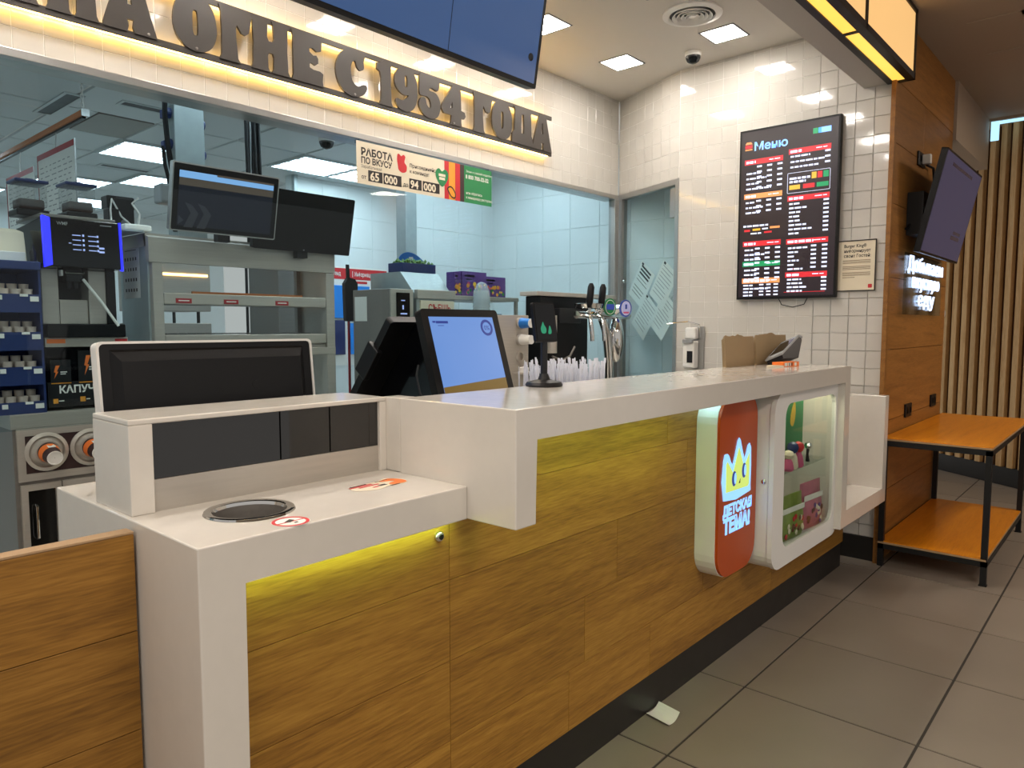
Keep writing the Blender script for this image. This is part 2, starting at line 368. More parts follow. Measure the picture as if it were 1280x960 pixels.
# ---------------- kitchen shell
kc = struct(MB().box(-1.5, 5.2, 3.335, 10.3, 2.84, 2.9).build('ceiling', 'grout'))
LIT = {(3, 3), (5, 2), (4, 5), (3, 6), (4, 8), (1, 5), (2, 8), (7, 1), (6, 5), (-1, 3), (0, -1), (2, -1), (4, -1), (5, -1), (6, -1), (6, 2)}  # negative row: panels added out of sight above the header to brighten the kitchen
DARKC = {(2, 2), (1, 6)}
tiles(kc, fr((.48, 4.18, 2.84), (1, 0, 0), (0, -1, 0)), [(-.9, 4.62, -6.0, .84)], .6, .6, 'kceil', gap=.018, thick=.012, name='ceiling_tile', bev=.006, jit=.002,
      skip=lambda i, j: (i, -j-1) in LIT or (i, -j-1) in DARKC)
klite = None; names = {}
for n, (i, j) in enumerate(sorted(LIT)):
    x, y = .48+i*.6, 4.18+j*.6
    lab = {(3, 3): 'louvred square ceiling light in the kitchen left of the galvanised duct', (5, 2): 'louvred square kitchen ceiling light beside the kitchen dome camera'}.get((i, j), 'added unseen square fill light on the ceiling just behind the glass screen' if j < 0 else 'louvred square ceiling light deep in the kitchen')
    t = thing('ceiling_light', lab, 'ceiling light', (x+.3, y+.3, 2.81), 'louvred kitchen ceiling lights')
    MB().box(x+.02, x+.58, y+.02, y+.58, 2.815, 2.83).build('diffuser', 'klamp', t)
    MB(up(x, y, 2.812)).shape([[(0, 0), (.6, 0), (.6, .6), (0, .6)], [(.025, .025), (.575, .025), (.575, .575), (.025, .575)]], .025).build('frame', 'kceil', t)
for i, j in DARKC:
    x, y = .48+i*.6, 4.18+j*.6
    t = thing('return_air_grille', 'dark square return air grille in the kitchen ceiling', 'air vent', (x+.3, y+.3, 2.8))
    t['label'] = 'dark return air grille in kitchen ceiling left of the galvanised duct' if (i, j) == (2, 2) else 'far dark return air grille deep in the kitchen ceiling'
    dx = .23 if (i, j) == (2, 2) else .01
    MB().box(x+dx, x+.59, y+.01, y+.59, 2.825, 2.84).build('mesh_panel', 'steeld', t)
    if dx > .1: MB().box(x+.01, x+dx-.01, y+.01, y+.59, 2.828, 2.84).build('blank_panel', 'kceil', t)
def slot(x0, x1, y0, y1, lab):
    t = thing('slot_diffuser', lab, 'air vent', ((x0+x1)/2, (y0+y1)/2, 2.8), 'slot air diffusers in the kitchen ceiling')
    MB(up(0, 0, 2.822)).shape([[(x0-.02, y0-.02), (x1+.02, y0-.02), (x1+.02, y1+.02), (x0-.02, y1+.02)], [(x0, y0), (x1, y0), (x1, y1), (x0, y1)]], .01).build('frame', 'kceil', t)
    MB().box(x0, x1, y0, y1, 2.825, 2.832).build('slot', 'black', t)
slot(1.62, 1.70, 5.08, 5.66, 'black slot air vent running away from the counter over the hanging menu sheets')
slot(1.92, 2.24, 4.98, 5.06, 'black slot air vent touching the galvanised duct, parallel to the header')
slot(2.5, 2.9, 7.02, 7.1, 'farther black slot air vent beyond the hanging menu sheets')
# kitchen walls
wk = struct(MB().box(3.86, 5.2, 6.2, 6.3, 0, 2.84).build('wall_kitchen_left', 'ktile'))
tiles(wk, front(0, 6.2, 0), [(3.86, 5.1, 1.0, 2.83)], .3, .3, 'ktile', gap=.004, thick=.004, bev=.002, ov=.1, jit=.001)
wk2 = struct(MB().box(4.05, 5.0, 4.65, 4.75, 0, 2.84).build('wall_kitchen_back', 'ktile'))
tiles(wk2, front(0, 4.65, 0), [(4.05, 5.0, 1.0, 2.83)], .3, .3, 'ktile', gap=.004, thick=.004, bev=.002, ov=.12, ou=.05, jit=.001)
wk3 = struct(MB().box(5.0, 5.1, 2.6, 4.75, 0, 2.84).build('wall_kitchen_right', 'ktile'))
tiles(wk3, west(5.0, 4.65, 0), [(0, 1.99, 1.0, 2.83)], .3, .3, 'ktile', gap=.004, thick=.004, bev=.002, ov=.12, jit=.001)
struct(MB().box(-1.5, 5.2, 10.2, 10.3, 0, 2.84).build('wall_kitchen_far', 'ktile'))
struct(MB().box(-1.5, -1.4, 3.3, 10.2, 0, 2.84).build('wall_kitchen_side', 'ktile'))
tr = struct(MB().box(3.93, 4.05, 4.63, 4.75, 0, 2.84, .004).build('trim_3', 'zinc'))
struct(MB().box(3.86, 3.90, 6.15, 6.2, 0, 2.84, .004).build('trim_4', 'zinc'))
# ---------------- hall side: oak wall, slat wall, bulkhead, cove
wo = struct(MB().box(4.6, 6.1, 1.166, 1.6, 0, ZC).build('wall_oak', 'slatback'))
for z0, z1, cuts in ((0, .42, (4.6, 6.1)), (.423, .84, (4.6, 6.1)), (.843, 1.26, (4.6, 6.1)), (1.263, 1.68, (4.6, 6.1)), (1.683, 2.1, (4.6, 6.1)), (2.103, 2.44, (4.6, 6.1)), (2.443, 2.78, (4.6, 5.25, 6.1)), (2.783, ZC, (4.6, 6.1))):
    for a, b in zip(cuts, cuts[1:]): B('panel', 'oakwall', wo, a+.0015, b-.0015, 1.15, 1.166, z0, z1, .001)
struct(MB().box(4.556, 4.6, 1.148, 1.172, 0, ZC).build('trim_5', 'oakwall'))
struct(MB().box(6.1, 6.16, 1.2, 1.3, 0, ZC).build('trim_7', 'black'))
SD = Vector((math.cos(R(54)), math.sin(R(54)), 0)); TS = fr((7.5, .76, 0), -SD, (0, 0, 1))
ws = struct(plate(-2.2, 2.4, 0, ZC+.3, .1, TS).build('wall_slats', 'slatback'))
for k in range(-9, 18):
    MB(TS).box(-k*.111+.005-.03, -k*.111+.03, .165, ZC+.25, 0, .045, .002, 1).build('slat', 'slat', ws)
struct(MB(TS).box(-2.2, 2.4, 0, .165, .002, .024).build('baseboard_slats', 'kick'))
# bulkhead beam over the passage and the lit cove beyond it
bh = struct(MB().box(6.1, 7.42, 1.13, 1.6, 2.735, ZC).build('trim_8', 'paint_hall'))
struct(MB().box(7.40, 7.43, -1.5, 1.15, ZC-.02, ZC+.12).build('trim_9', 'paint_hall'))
cv = thing('cove_light', 'pale blue lit cove strip along the ceiling over the slat wall', 'cove light', (7.45, .3, ZC))
MB().box(7.432, 7.44, -1.4, 1.12, ZC-.045, ZC+.05).build('diffuser', 'cove', cv)
MB().box(7.425, 7.432, 1.06, 1.12, ZC-.18, ZC).build('end_diffuser', 'cove', cv)
# ================================================================ service counter
HL, HH = 1.007, 1.208
YL, YH, YP = 1.245, 1.087, 1.285
ct = thing('service_counter', 'long white and oak service counter with a low section on the left', 'counter', (2.4, 1.4, 0))
rect = lambda x0, x1, y0, y1: [(x0, y0), (x1, y0), (x1, y1), (x0, y1)]
rect = lambda x0, x1, y0, y1: [(x0, y0), (x1, y0), (x1, y1), (x0, y1)]
def xz(poly, y0, y1, bev):
    m = MB(); n = len(poly)
    v, f = m.add([(x, y0, z) for x, z in poly]+[(x, y1, z) for x, z in poly], [tuple(range(n)), tuple(range(n, 2*n))[::-1]]+[(i, n+i, n+(i+1) % n, (i+1) % n) for i in range(n)])
    bmesh.ops.bevel(m.bm, geom=list(m.bm.edges), offset=bev, segments=2, affect='EDGES', profile=.5)
    return m
lowo = xz([(.57, 0), (.656, 0), (.656, .924), (1.2445, .924), (1.2445, HL), (.57, HL)], YL, 1.99, .003).build('low_worktop', 'quartz', ct, label='white low worktop with a waterfall end')
cut = MB(up(.768, 1.424, .5)).lathe([(.076, 0), (.076, 1)], 48).build('cutter', 'quartz', ct)
bo = lowo.modifiers.new('hole', 'BOOLEAN'); bo.object = cut; bo.operation = 'DIFFERENCE'; bo.solver = 'EXACT'
me_ = bpy.data.meshes.new_from_object(lowo.evaluated_get(bpy.context.evaluated_depsgraph_get()))
lowo.modifiers.clear(); lowo.data = me_; bpy.data.objects.remove(cut)
xz([(1.245, .924), (1.32, .924), (1.32, 1.133), (3.645, 1.133), (3.645, .41), (4.43, .41), (4.43, 1.013), (4.36, 1.013), (4.36, .49), (3.72, .49), (3.72, HH), (1.245, HH)], YH, 1.5, .003).build('high_worktop', 'quartz', ct, label='white high worktop folding down into an open shelf at the far end')
B('drop_panel', 'quartz', ct, 1.245, 1.30, 1.5005, 1.57, HL, HH, .002)
# raised ledge box on the low section
B('ledge_top', 'quartz', ct, .58, 1.245, 1.557, 1.756, 1.196, HH, .003)
B('ledge_side', 'quartz', ct, .58, .628, 1.557, 1.756, HL, 1.196, .002)
B('ledge_side', 'quartz', ct, 1.223, 1.245, 1.557, 1.756, HL, 1.196, .002)
B('steel_strip', 'steel', ct, .628, 1.223, 1.566, 1.58, HL, 1.076, 0, 'brushed steel strip below the dark glass')
B('ledge_back', 'dgrey', ct, .628, 1.223, 1.70, 1.75, HL, 1.196)
for a, b in ((.629, .927), (.931, 1.068), (1.072, 1.222)): B('glass_panel', 'smoke', ct, a, b, 1.567, 1.573, 1.077, 1.195, 0, 'dark glass panel')
# bin opening
ring = MB(up(.768, 1.424, HL)).lathe([(.074, -.004), (.076, .003), (.084, .006), (.092, .004), (.094, .0005)], 40, cap=False).build('bin_ring', 'chrome', ct, True, label='polished steel ring of the waste opening')
MB(up(.768, 1.424, HL)).lathe([(.0745, -.003), (.073, -.02), (.07, -.25), (.001, -.26)], 40, cap=False).build('chute', 'steeld', ring, True)
# stickers
st = MB(up(.777, 1.28, HL+.0006, R(8))).shape([circ(0, 0, .038, 32)], .0004).build('round_sticker', 'paper', ct, label='round pictogram sticker with a red ring')
MB(up(.777, 1.28, HL+.0011, R(8))).shape([circ(0, 0, .037, 32), circ(0, 0, .030, 32)], .0003).prism([(-.03, .004), (.03, -.002), (.03, -.006), (-.03, 0)], 0, .0003).build('red_ring', 'red', st)
MB(up(.777, 1.28, HL+.0015, R(8))).prism([(-.013, .003), (.008, .014), (.011, .002), (-.005, -.006)], 0, .0003).prism([(-.002, -.012), (.006, -.012), (.006, -.017), (-.002, -.017)], 0, .0003).build('pictogram', 'ink', st)
TSk = up(1.10, 1.42, HL+.0006, R(4))
sk = MB(TSk).shape([smoothp([(-.075, -.01), (-.03, -.04), (.02, -.03), (.072, -.035), (.09, 0), (.07, .038), (.02, .03), (-.05, .032)], 4)], .0004).build('print_sticker', 'cream', ct, label='worn orange and red printed sticker')
MB(TSk @ Matrix.Translation((0, 0, .0006))).shape([smoothp([(.03, -.028), (.075, -.03), (.086, 0), (.068, .032), (.03, .02), (.05, .008), (.06, -.004), (.035, -.01)], 4)], .0003).build('orange_print', 'orange', sk)
MB(TSk @ Matrix.Translation((0, 0, .0006))).box(-.07, .0, .012, .02, 0, .0003).box(-.05, .012, .0, .008, 0, .0003).box(-.022, -.004, -.02, -.012, 0, .0003).build('red_print', 'red', sk)
MB(TSk @ Matrix.Translation((0, 0, .0006))).box(-.06, -.01, .022, .028, 0, .0003).box(.0, .022, -.018, -.006, 0, .0003).box(.02, .06, .024, .027, 0, .0003).box(.018, .05, -.034, -.031, 0, .0003).build('dark_print', 'ink', sk)
# oak planks of the front
rows = [(.153, .347), (.347, .557), (.557, .767), (.767, .978), (.978, 1.133)]
joints = {0: (1.22, 1.72, 2.2, 3.3), 1: (1.22, 1.80, 2.60), 2: (1.22, 1.98), 3: (1.22, 2.45), 4: (1.32, 2.3)}
pi = 0
for r, (z0, z1) in enumerate(rows):
    if r == 4: spans = [(1.322, 2.87), (3.70, 3.80)]
    elif r == 0: spans = [(.656, 4.36)]
    elif r == 1: spans = [(.656, 2.87), (3.70, 4.36)]
    else: spans = [(.656, 2.87), (3.70, 3.80)]
    for a, b in spans:
        cs = [a]+[j for j in joints[r] if a+.05 < j < b-.05]+[b]
        for c, d in zip(cs, cs[1:]):
            zt = min(z1, .9235) if d <= 1.23 else z1
            B('plank', 'oak', ct, c+.0007, d-.0007, YP, YP+.012, z0+.0007, zt-.0007, .0008)
B('plank', 'oak', ct, 2.8705, 3.6995, YP, YP+.012, .3475, .40, .0008)
B('backing_board', 'kick', ct, .656, 4.36, YP+.0125, YP+.02, .153, .36)
MB().box(.656, 1.25, YP+.0125, YP+.02, .36, .923).box(1.325, 2.86, YP+.0125, YP+.02, .36, 1.13).box(3.72, 4.36, YP+.0125, YP+.02, .36, .41).build('backing_board', 'kick', ct)
B('plinth', 'kick', ct, .656, 4.38, 1.302, 1.32, 0, .153)
B('led_strip', 'ledg', ct, .67, 1.22, 1.256, 1.266, .9222, .9236, 0, 'yellow green led strip under the low worktop')
B('led_strip', 'ledg', ct, 1.34, 2.33, 1.12, 1.13, 1.127, 1.1325, 0, 'yellow green led strip under the high worktop')
lk = MB(front(1.183, YP, .887)).lathe([(.014, 0), (.014, .004), (.011, .010), (.009, .011)], 20).build('lock', 'chrome', ct, True)
MB(front(1.183, YP-.0105, .887)).lathe([(.007, 0), (.007, .002), (.001, .0025)], 16).build('keyhole', 'black', lk)
# oak gate panel at the left
gt = thing('swing_gate', 'low oak plank gate at the left end of the counter', 'gate', (.2, 1.53, 0))
for z0, z1 in ((.02, .165), (.165, .37), (.37, .578), (.578, .785), (.785, .985)):
    B('plank', 'oakgate', gt, -.6, .564, 1.509, 1.545, z0+.0008, z1-.0008, .001)
B('top_edge', 'ply', gt, -.6, .564, 1.509, 1.545, .985, .990, .001)
# hidden staff worktop behind the high counter
bw = thing('back_worktop', 'steel staff worktop close behind the high counter', 'worktop', (2.6, 1.8, 0))
B('top', 'steel', bw, 1.30, 4.2, 1.58, 2.05, .93, .96, .003); B('cabinet', 'steeld', bw, 1.32, 4.18, 1.6, 2.0, .05, .93)
# ================================================================ toy display at the right end of the counter
dc = thing('toy_display_cabinet', 'white rounded toy display cabinet with a glass front in the counter', 'display cabinet', (3.28, 1.2, .38))
Tf = front(0, 1.12, 0)
outer = rrect(2.87, 3.70, .385, 1.128, .085, 6); inner = rrect(2.985, 3.625, .462, 1.078, .06, 6)
MB(front(0, 1.14, 0)).shape([outer, inner], .02).build('door_frame', 'white', dc)
MB(front(0, 1.40, 0)).shape([rrect(2.873, 3.697, .388, 1.125, .083, 6), rrect(2.95, 3.655, .44, 1.10, .05, 6)], .258).build('shell', 'white', dc)
MB(front(0, 1.41, 0)).shape([rrect(2.873, 3.697, .388, 1.125, .083, 6)], .01).build('back_panel', 'white', dc)
MB(front(0, 1.128, 0)).shape([rrect(2.98, 3.63, .457, 1.083, .06, 6)], .003).build('pane', 'pane', dc)
B('glass_shelf', 'pane', dc, 2.952, 3.652, 1.165, 1.40, .757, .763)
B('led_strip', 'ledd', dc, 3.0, 3.6, 1.20, 1.215, 1.088, 1.096)
MB(fr((2.8725, 1.16, .765), (0, -1, 0), (0, 0, 1))).lathe([(.010, 0), (.010, .004), (.006, .006)], 16).build('lock', 'chrome', dc, True)
for z in (.62, .55, .86, .5):
    MB(west(3.655, 1.25, z)).lathe([(.004, 0), (.004, .002)], 8).build('shelf_pin', 'grey', dc)
# sign box left of it
sb = thing('light_box_sign', 'orange red light box sign with a crown emblem under the high counter', 'sign', (2.69, 1.23, .42))
MB(front(0, 1.284, 0)).shape([rrect(2.52, 2.868, .425, 1.131, .10, 6)], .083).build('shell', 'white', sb)
MB(front(0, 1.201, 0)).shape([rrect(2.523, 2.866, .428, 1.129, .098, 6)], .011).build('face', 'panelred', sb)
cro = [(2.556, .765), (2.553, .895), (2.578, .925), (2.61, .885), (2.655, .955), (2.70, .885), (2.755, .925), (2.80, .905), (2.80, .76), (2.785, .735), (2.575, .735)]
cro = [(2.560, .735), (2.553, .89), (2.575, .915), (2.60, .905), (2.635, .865), (2.675, .955), (2.70, .955), (2.74, .875), (2.77, .925), (2.80, .915), (2.803, .76), (2.78, .735)]
MB(front(0, 1.1895, 0)).shape([smoothp(cro, 2)], .003).build('crown_rim', 'crown_b', sb)
cri = [(2.575, .765), (2.573, .875), (2.585, .885), (2.635, .835), (2.685, .93), (2.735, .845), (2.785, .895), (2.786, .77), (2.775, .76)]
cf = MB(front(0, 1.1864, 0)).shape([cri], .001).build('crown_face', 'crown_y', sb)
for ex, ez in ((2.645, .81), (2.735, .83)):
    MB(front(0, 1.1853, 0)).shape([circ(ex, ez, .020, 16, .030)], .0006).build('eye', 'scr_ink', cf)
    MB(front(0, 1.1846, 0)).shape([circ(ex+.008, ez, .010, 16, .022)], .0004).build('eye_glint', 'crown_b', cf)
MB(front(0, 1.1853, 0)).prism([(2.688, .785), (2.702, .803), (2.700, .785)], 0, .0006).build('nose', 'ink', cf)
MB(front(0, 1.1895, 0)).text('ДЕТСКАЯ', .054, 2.562, .672, bold=.06, wide=1.02, ext=.001).text('ТЕМА!', .077, 2.568, .602, bold=.06, wide=1.02, ext=.001).build('lettering', 'crown_b', sb)
B('led_strip', 'ledc', sb, 2.49, 2.50, 1.20, 1.28, 1.122, 1.1325)
# toys inside
def bag(name, lab, x, y, z, w, h, d, mats, yaw=0):
    T = up(x, y, z, yaw); t = thing(name, lab, 'toy', (x, y, z), 'toys in the display cabinet')
    n = 8; vs = []
    for i in range(n+1):
        v = i/n; b = math.sin(math.pi*min(1, v*1.15+.12))**.6 if v < .8 else .35-.25*(v-.8)/.2
        for k in range(12):
            a = 2*math.pi*k/12; c = abs(math.cos(a))**.5*(1 if math.cos(a) > 0 else -1); s_ = math.sin(a)
            vs.append((c*w/2*(1 if v < .85 else .96), s_*d/2*max(.06, b), v*h))
    fs = [(i*12+k, i*12+(k+1) % 12, (i+1)*12+(k+1) % 12, (i+1)*12+k) for i in range(n) for k in range(12)]+[tuple(range(12))[::-1], tuple(range(n*12, n*12+12))]
    m = MB(T); m.add(vs, fs); m.build('bag', mats[0], t, True)
    for q, mm in enumerate((mats[1], 'cream', mats[3])):
        m = MB(T)
        for k in range(6): m.lathe([(.001, -.004), (.012, -.002), (.013, 0), (.001, .003)], 8, T=Matrix.Translation((random.uniform(-.36, .36)*w, -d*.47, h*random.uniform(.10, .50))) @ Matrix.Rotation(R(90), 4, 'X'))
        m.build('print', mm, t, kind='stuff')
    MB(T).box(-w*.44, w*.44, -d*.36, -d*.30, h*.62, h*.74, .003).build('label_band', mats[2], t)
    MB(T).box(-w*.36, w*.36, -d*.30, -d*.25, h*.48, h*.58, .003).build('title_print', mats[3], t)
    return t
M['bagg'] = pmat('green toy bag', '7c8f3c', .35, var=.5, scale=28); M['bagp'] = pmat('pink toy bag', 'b8657a', .35, var=.5, scale=28); M['bagbr'] = pmat('brown figures print', '6b3b2b', .5, var=.4, scale=50)
bag('toy_bag', 'pink and green toy bag on the display floor, farther of the two', 3.505, 1.19, .442, .235, .22, .06, ('bagp', 'bagbr', 'paper', 'purple'), R(-4))
bag('toy_bag', 'red and brown toy bag on the display floor close to the cabinet lock side', 3.25, 1.19, .442, .25, .20, .06, ('bagg', 'bagbr', 'paper', 'red'), R(-4))
pc = thing('backdrop_card', 'tall green picture card standing at the left inside the toy display', 'card', (3.33, 1.27, .7635))
MB(fr((3.22, 1.212, .7635), (1, .05, 0), (0, 0, 1))).box(0, .25, 0, .32, 0, .004).build('card', 'green', pc)
MB(fr((3.22, 1.2075, .7635), (1, .05, 0), (0, 0, 1))).shape([smoothp([(.06, .2), (.10, .18), (.13, .23), (.12, .29), (.08, .26)], 3)], .001).build('yellow_print', 'yellow', pc)
def figure(lab, x, y, z, h, body, head, cat='toy'):
    t = thing('toy_figure', lab, cat, (x, y, z), 'toys in the display cabinet')
    MB(up(x, y, z)).lathe([(.02, 0), (.026, .01*h/.1), (.02, .045*h/.1), (.012, .06*h/.1)], 12).build('body', body, t, True)
    MB(up(x, y, z)).lathe([(.004, .055*h/.1), (.02, .065*h/.1), (.026, .08*h/.1), (.02, .095*h/.1), (.003, .102*h/.1)], 14).build('head', head, t, True)
    return t
figure('small toy figure with a dark red round head on the glass shelf', 3.285, 1.172, .7635, .115, 'pink', 'red')
figure('small toy figure with a dark blue head on the glass shelf', 3.225, 1.175, .7635, .12, 'cream', 'navy')
figure('small pale yellow toy figure on the glass shelf beside the cabinet door edge', 3.165, 1.172, .7635, .09, 'pink', 'cream')
tg = thing('toy_figure', 'thin toy with a shiny silver ball head at the middle of the glass shelf', 'toy', (3.46, 1.19, .7635), 'toys in the display cabinet')
MB().tube([(3.46, 1.19, .7635), (3.455, 1.19, .80), (3.462, 1.19, .82)], [.010, .006, .008], 8).build('body', 'black', tg)
MB(up(3.462, 1.19, .838)).lathe([(.001, -.018), (.013, -.013), (.018, 0), (.013, .013), (.001, .018)], 14).build('head', 'chrome', tg, True)
# ================================================================ things on the counter
def paperbag(lab, x0, x1, y, h, tilt, yaw=0):
    t = thing('paper_bag', lab, 'paper bag', ((x0+x1)/2, y, HH), 'folded kraft paper bags on the counter')
    T = fr((x0, y, HH), (math.cos(yaw), math.sin(yaw), 0), (0, math.sin(tilt), math.cos(tilt)))
    w = x1-x0
    for k in range(3): MB(T).box(.002*k, w-.003*k, 0, h-.006*k, -.006-.006*k, -.002-.006*k, .001).build('folded_sheet', 'kraft', t)
    MB(T).box(.001, w, 0, h, -.002, .0, .0005).build('front_panel', 'kraft', t)
    tor = [(0, h-.002)]+[(w*.08*k, h+random.uniform(-.003, .012)) for k in range(1, 9)]+[(w*.7, h-.002)]
    MB(T).prism(tor, -.009, -.006).build('torn_flap', 'kraft', t)
paperbag('folded brown paper bag leaning at the wall end of the counter, nearer one', 3.17, 3.495, 1.475, .142, R(4))
paperbag('second folded brown paper bag half behind the tilted card terminal', 3.50, 3.715, 1.468, .148, R(4), R(-20))
tm = thing('card_terminal', 'dark grey wedge shaped terminal tilted up at the end of the counter', 'terminal', (3.58, 1.36, HH))
prof = [(0, 0), (.012, 0), (.10, .055), (.16, .075), (.15, .095), (.0, .022)]
prof = [(-.01, .012), (.135, .100), (.165, .092), (.13, .0), (.0, 0)]
Tt = fr((3.475, 1.362, HH+.020), (1, -.20, 0), (.0, .42, 1))
MB(Tt).prism([(.0, .0), (.0, .018), (.19, .108), (.215, .095), (.13, .0)], -.045, .045).build('body', 'dgrey', tm)
MB(Tt).prism([(-.004, .018), (-.004, .026), (.19, .118), (.22, .112), (.215, .1), (.19, .108)], -.05, .05).build('top_plate', 'grey', tm)
MB(Tt).prism([(.03, .042), (.03, .0435), (.16, .1052), (.16, .1037)], -.04, .04).build('screen', 'blackgloss', tm)
oc = thing('card_sleeve', 'small orange and white printed card sleeve lying at the end of the counter', 'packet', (3.43, 1.22, HH))
To = up(3.385, 1.315, HH, R(-8))
MB(To).prism([(-.0, -.028), (.145, -.028), (.145, .03), (.0, .03)], .0, .022).build('body', 'orange', oc)
MB(To).prism([(-.10, -.0), (-.0, -.03), (-.0, .031), (-.05, .028)], .0, .008).build('folded_tail', 'cream', oc)
MB(fr((3.385, 1.315, HH), (math.cos(R(-8)), math.sin(R(-8)), 0), (0, 0, 1))).box(.01, .035, .003, .019, .0282, .029).box(.042, .066, .003, .019, .0282, .029).box(.10, .12, .003, .019, .0282, .029).build('print', 'paper', oc)
MB(fr((3.385, 1.315, HH), (math.cos(R(-8)), math.sin(R(-8)), 0), (0, 0, 1))).box(.05, .058, .004, .018, .029, .0295).box(.072, .08, .004, .018, .0282, .0295).build('dark_print', 'ink', oc)
# self service terminal on a pole
pt = thing('face_pay_terminal', 'small black customer terminal on a pole stand with a green mark on screen', 'terminal', (1.80, 1.452, HH))
MB(up(1.80, 1.452, HH)).lathe([(.058, 0), (.06, .006), (.055, .014), (.02, .022), (.013, .04)], 28).build('base', 'blackmetal', pt, True)
MB().tube([(1.80, 1.452, HH+.03), (1.80, 1.452, HH+.155)], .011, 10).build('pole', 'dgrey', pt, True)
Tp = fr((1.80, 1.44, HH+.15), (1, -.12, 0), (0, .16, 1))
MB(Tp).prism(rrect(-.048, .048, -.008, .118, .008, 3), -.012, .0).build('housing', 'black', pt)
sc_ = MB(Tp).box(-.042, .042, -.001, .112, .0, .001).build('screen', 'blackgloss', pt)
MB(Tp).shape([smoothp([(-.02, .02), (-.004, .02), (0, .034), (-.008, .046), (-.012, .056), (-.018, .046), (-.024, .034)], 3)], .0006, T=Matrix.Translation((0, 0, .0012))).shape([smoothp([(.008, .018), (.02, .018), (.022, .03), (.016, .044), (.01, .03)], 3)], .0006, T=Matrix.Translation((0, 0, .0012))).build('mark', 'pear', sc_)
# tills
def till_screen(t, T, w, h, nm, on):
    MB(T).prism(rrect(0, w, 0, h, .012, 4), -.028, 0).build(nm, 'black', t)
    if not on: return
    s_ = MB(T).box(.028, w-.03, .018, h-.026, .0002, .0012).build('screen', 'scr_sky', t)
    MB(T).prism([(.028, .018), (w-.03, .018), (w-.03, .068), (.028, .05)], .0013, .0016).build('ground_band', 'scr_gold', s_)
    MB(T).box(.04, .052, h-.046, h-.04, .0013, .0016).box(.054, .105, h-.048, h-.040, .0013, .0016).box(.06, .085, h-.056, h-.054, .0013, .0016).build('heading_print', 'scr_ink', s_)
    cx, cy = w-.068, h-.062
    MB(T).shape([circ(cx, cy, .028, 28), circ(cx, cy, .019, 28)], .0004, T=Matrix.Translation((0, 0, .0013))).text('0%', .022, cx, cy-.008, align='CENTER', z=.0016, bold=.01).build('round_mark', 'scr_ink', s_)
tl = thing('till', 'black back to back till with a blue lit customer screen', 'till', (1.65, 1.8, .96))
till_screen(tl, fr((1.478, 1.592, 1.165), (1, 0, 0), (0, .295, .955)), .345, .302, 'customer_display', True)
till_screen(tl, fr((1.83, 2.03, 1.16), (-1, 0, 0), (0, -.62, .78)), .37, .345, 'staff_display', False)
MB().prism([(1.60, .962), (2.06, .962), (2.03, 1.17), (1.84, 1.40), (1.70, 1.42), (1.62, 1.20)], 1.56, 1.74, T=Matrix(((0, 0, 1, 0), (1, 0, 0, 0), (0, 1, 0, 0), (0, 0, 0, 1)))).build('stand', 'blackgloss', tl)
MB(fr((1.47, 1.95, 1.24), (0, -.62, .78), (-1, 0, 0))).box(0, .12, 0, .022, -.03, .03, .003).build('card_reader', 'black', tl)
MB(fr((1.452, 1.94, 1.25), (0, -.62, .78), (-1, 0, 0))).box(.02, .06, .0, .002, -.008, .008).build('label_tag', 'paper', tl)
MB().tube([(1.455, 1.62, 1.15), (1.44, 1.64, 1.20), (1.445, 1.66, 1.25), (1.47, 1.68, 1.28)], .003, 6).build('cable', 'dgrey', tl)
bmn = thing('staff_monitor', 'black staff monitor with a white rim seen from behind the raised ledge', 'monitor', (.92, 1.85, HL))
Tm = fr((.63, 1.83, 1.03), (1, 0, 0), (0, .10, 1))
MB(Tm).shape([rrect(0, .585, 0, .335, .014, 4), rrect(.006, .579, .006, .329, .012, 4)], .036, T=Matrix.Translation((0, 0, -.038))).build('white_rim', 'white', bmn)
MB(Tm).prism(rrect(.006, .579, .006, .329, .012, 4), -.034, -.006).build('back_shell', 'black', bmn)
m = MB(Tm); a = [(.03, .02), (.555, .02), (.555, .315), (.03, .315)]; b_ = [(.05, .03), (.535, .03), (.535, .285), (.05, .285)]
m.add([(x, y, -.006) for x, y in a]+[(x, y, .012) for x, y in b_], [(4, 5, 6, 7), (0, 1, 5, 4), (1, 2, 6, 5), (2, 3, 7, 6), (3, 0, 4, 7), (3, 2, 1, 0)]); m.build('back_bulge', 'black', bmn)
MB(Tm).shape([circ(.40, .21, .02, 20, .012)], .001, T=Matrix.Translation((0, 0, .012))).build('maker_badge', 'black', bmn)
MB().box(.85, 1.0, 1.84, 1.96, HL, HL+.012, .003).box(.90, .95, 1.86, 1.89, HL+.012, 1.12).build('stand', 'black', bmn)
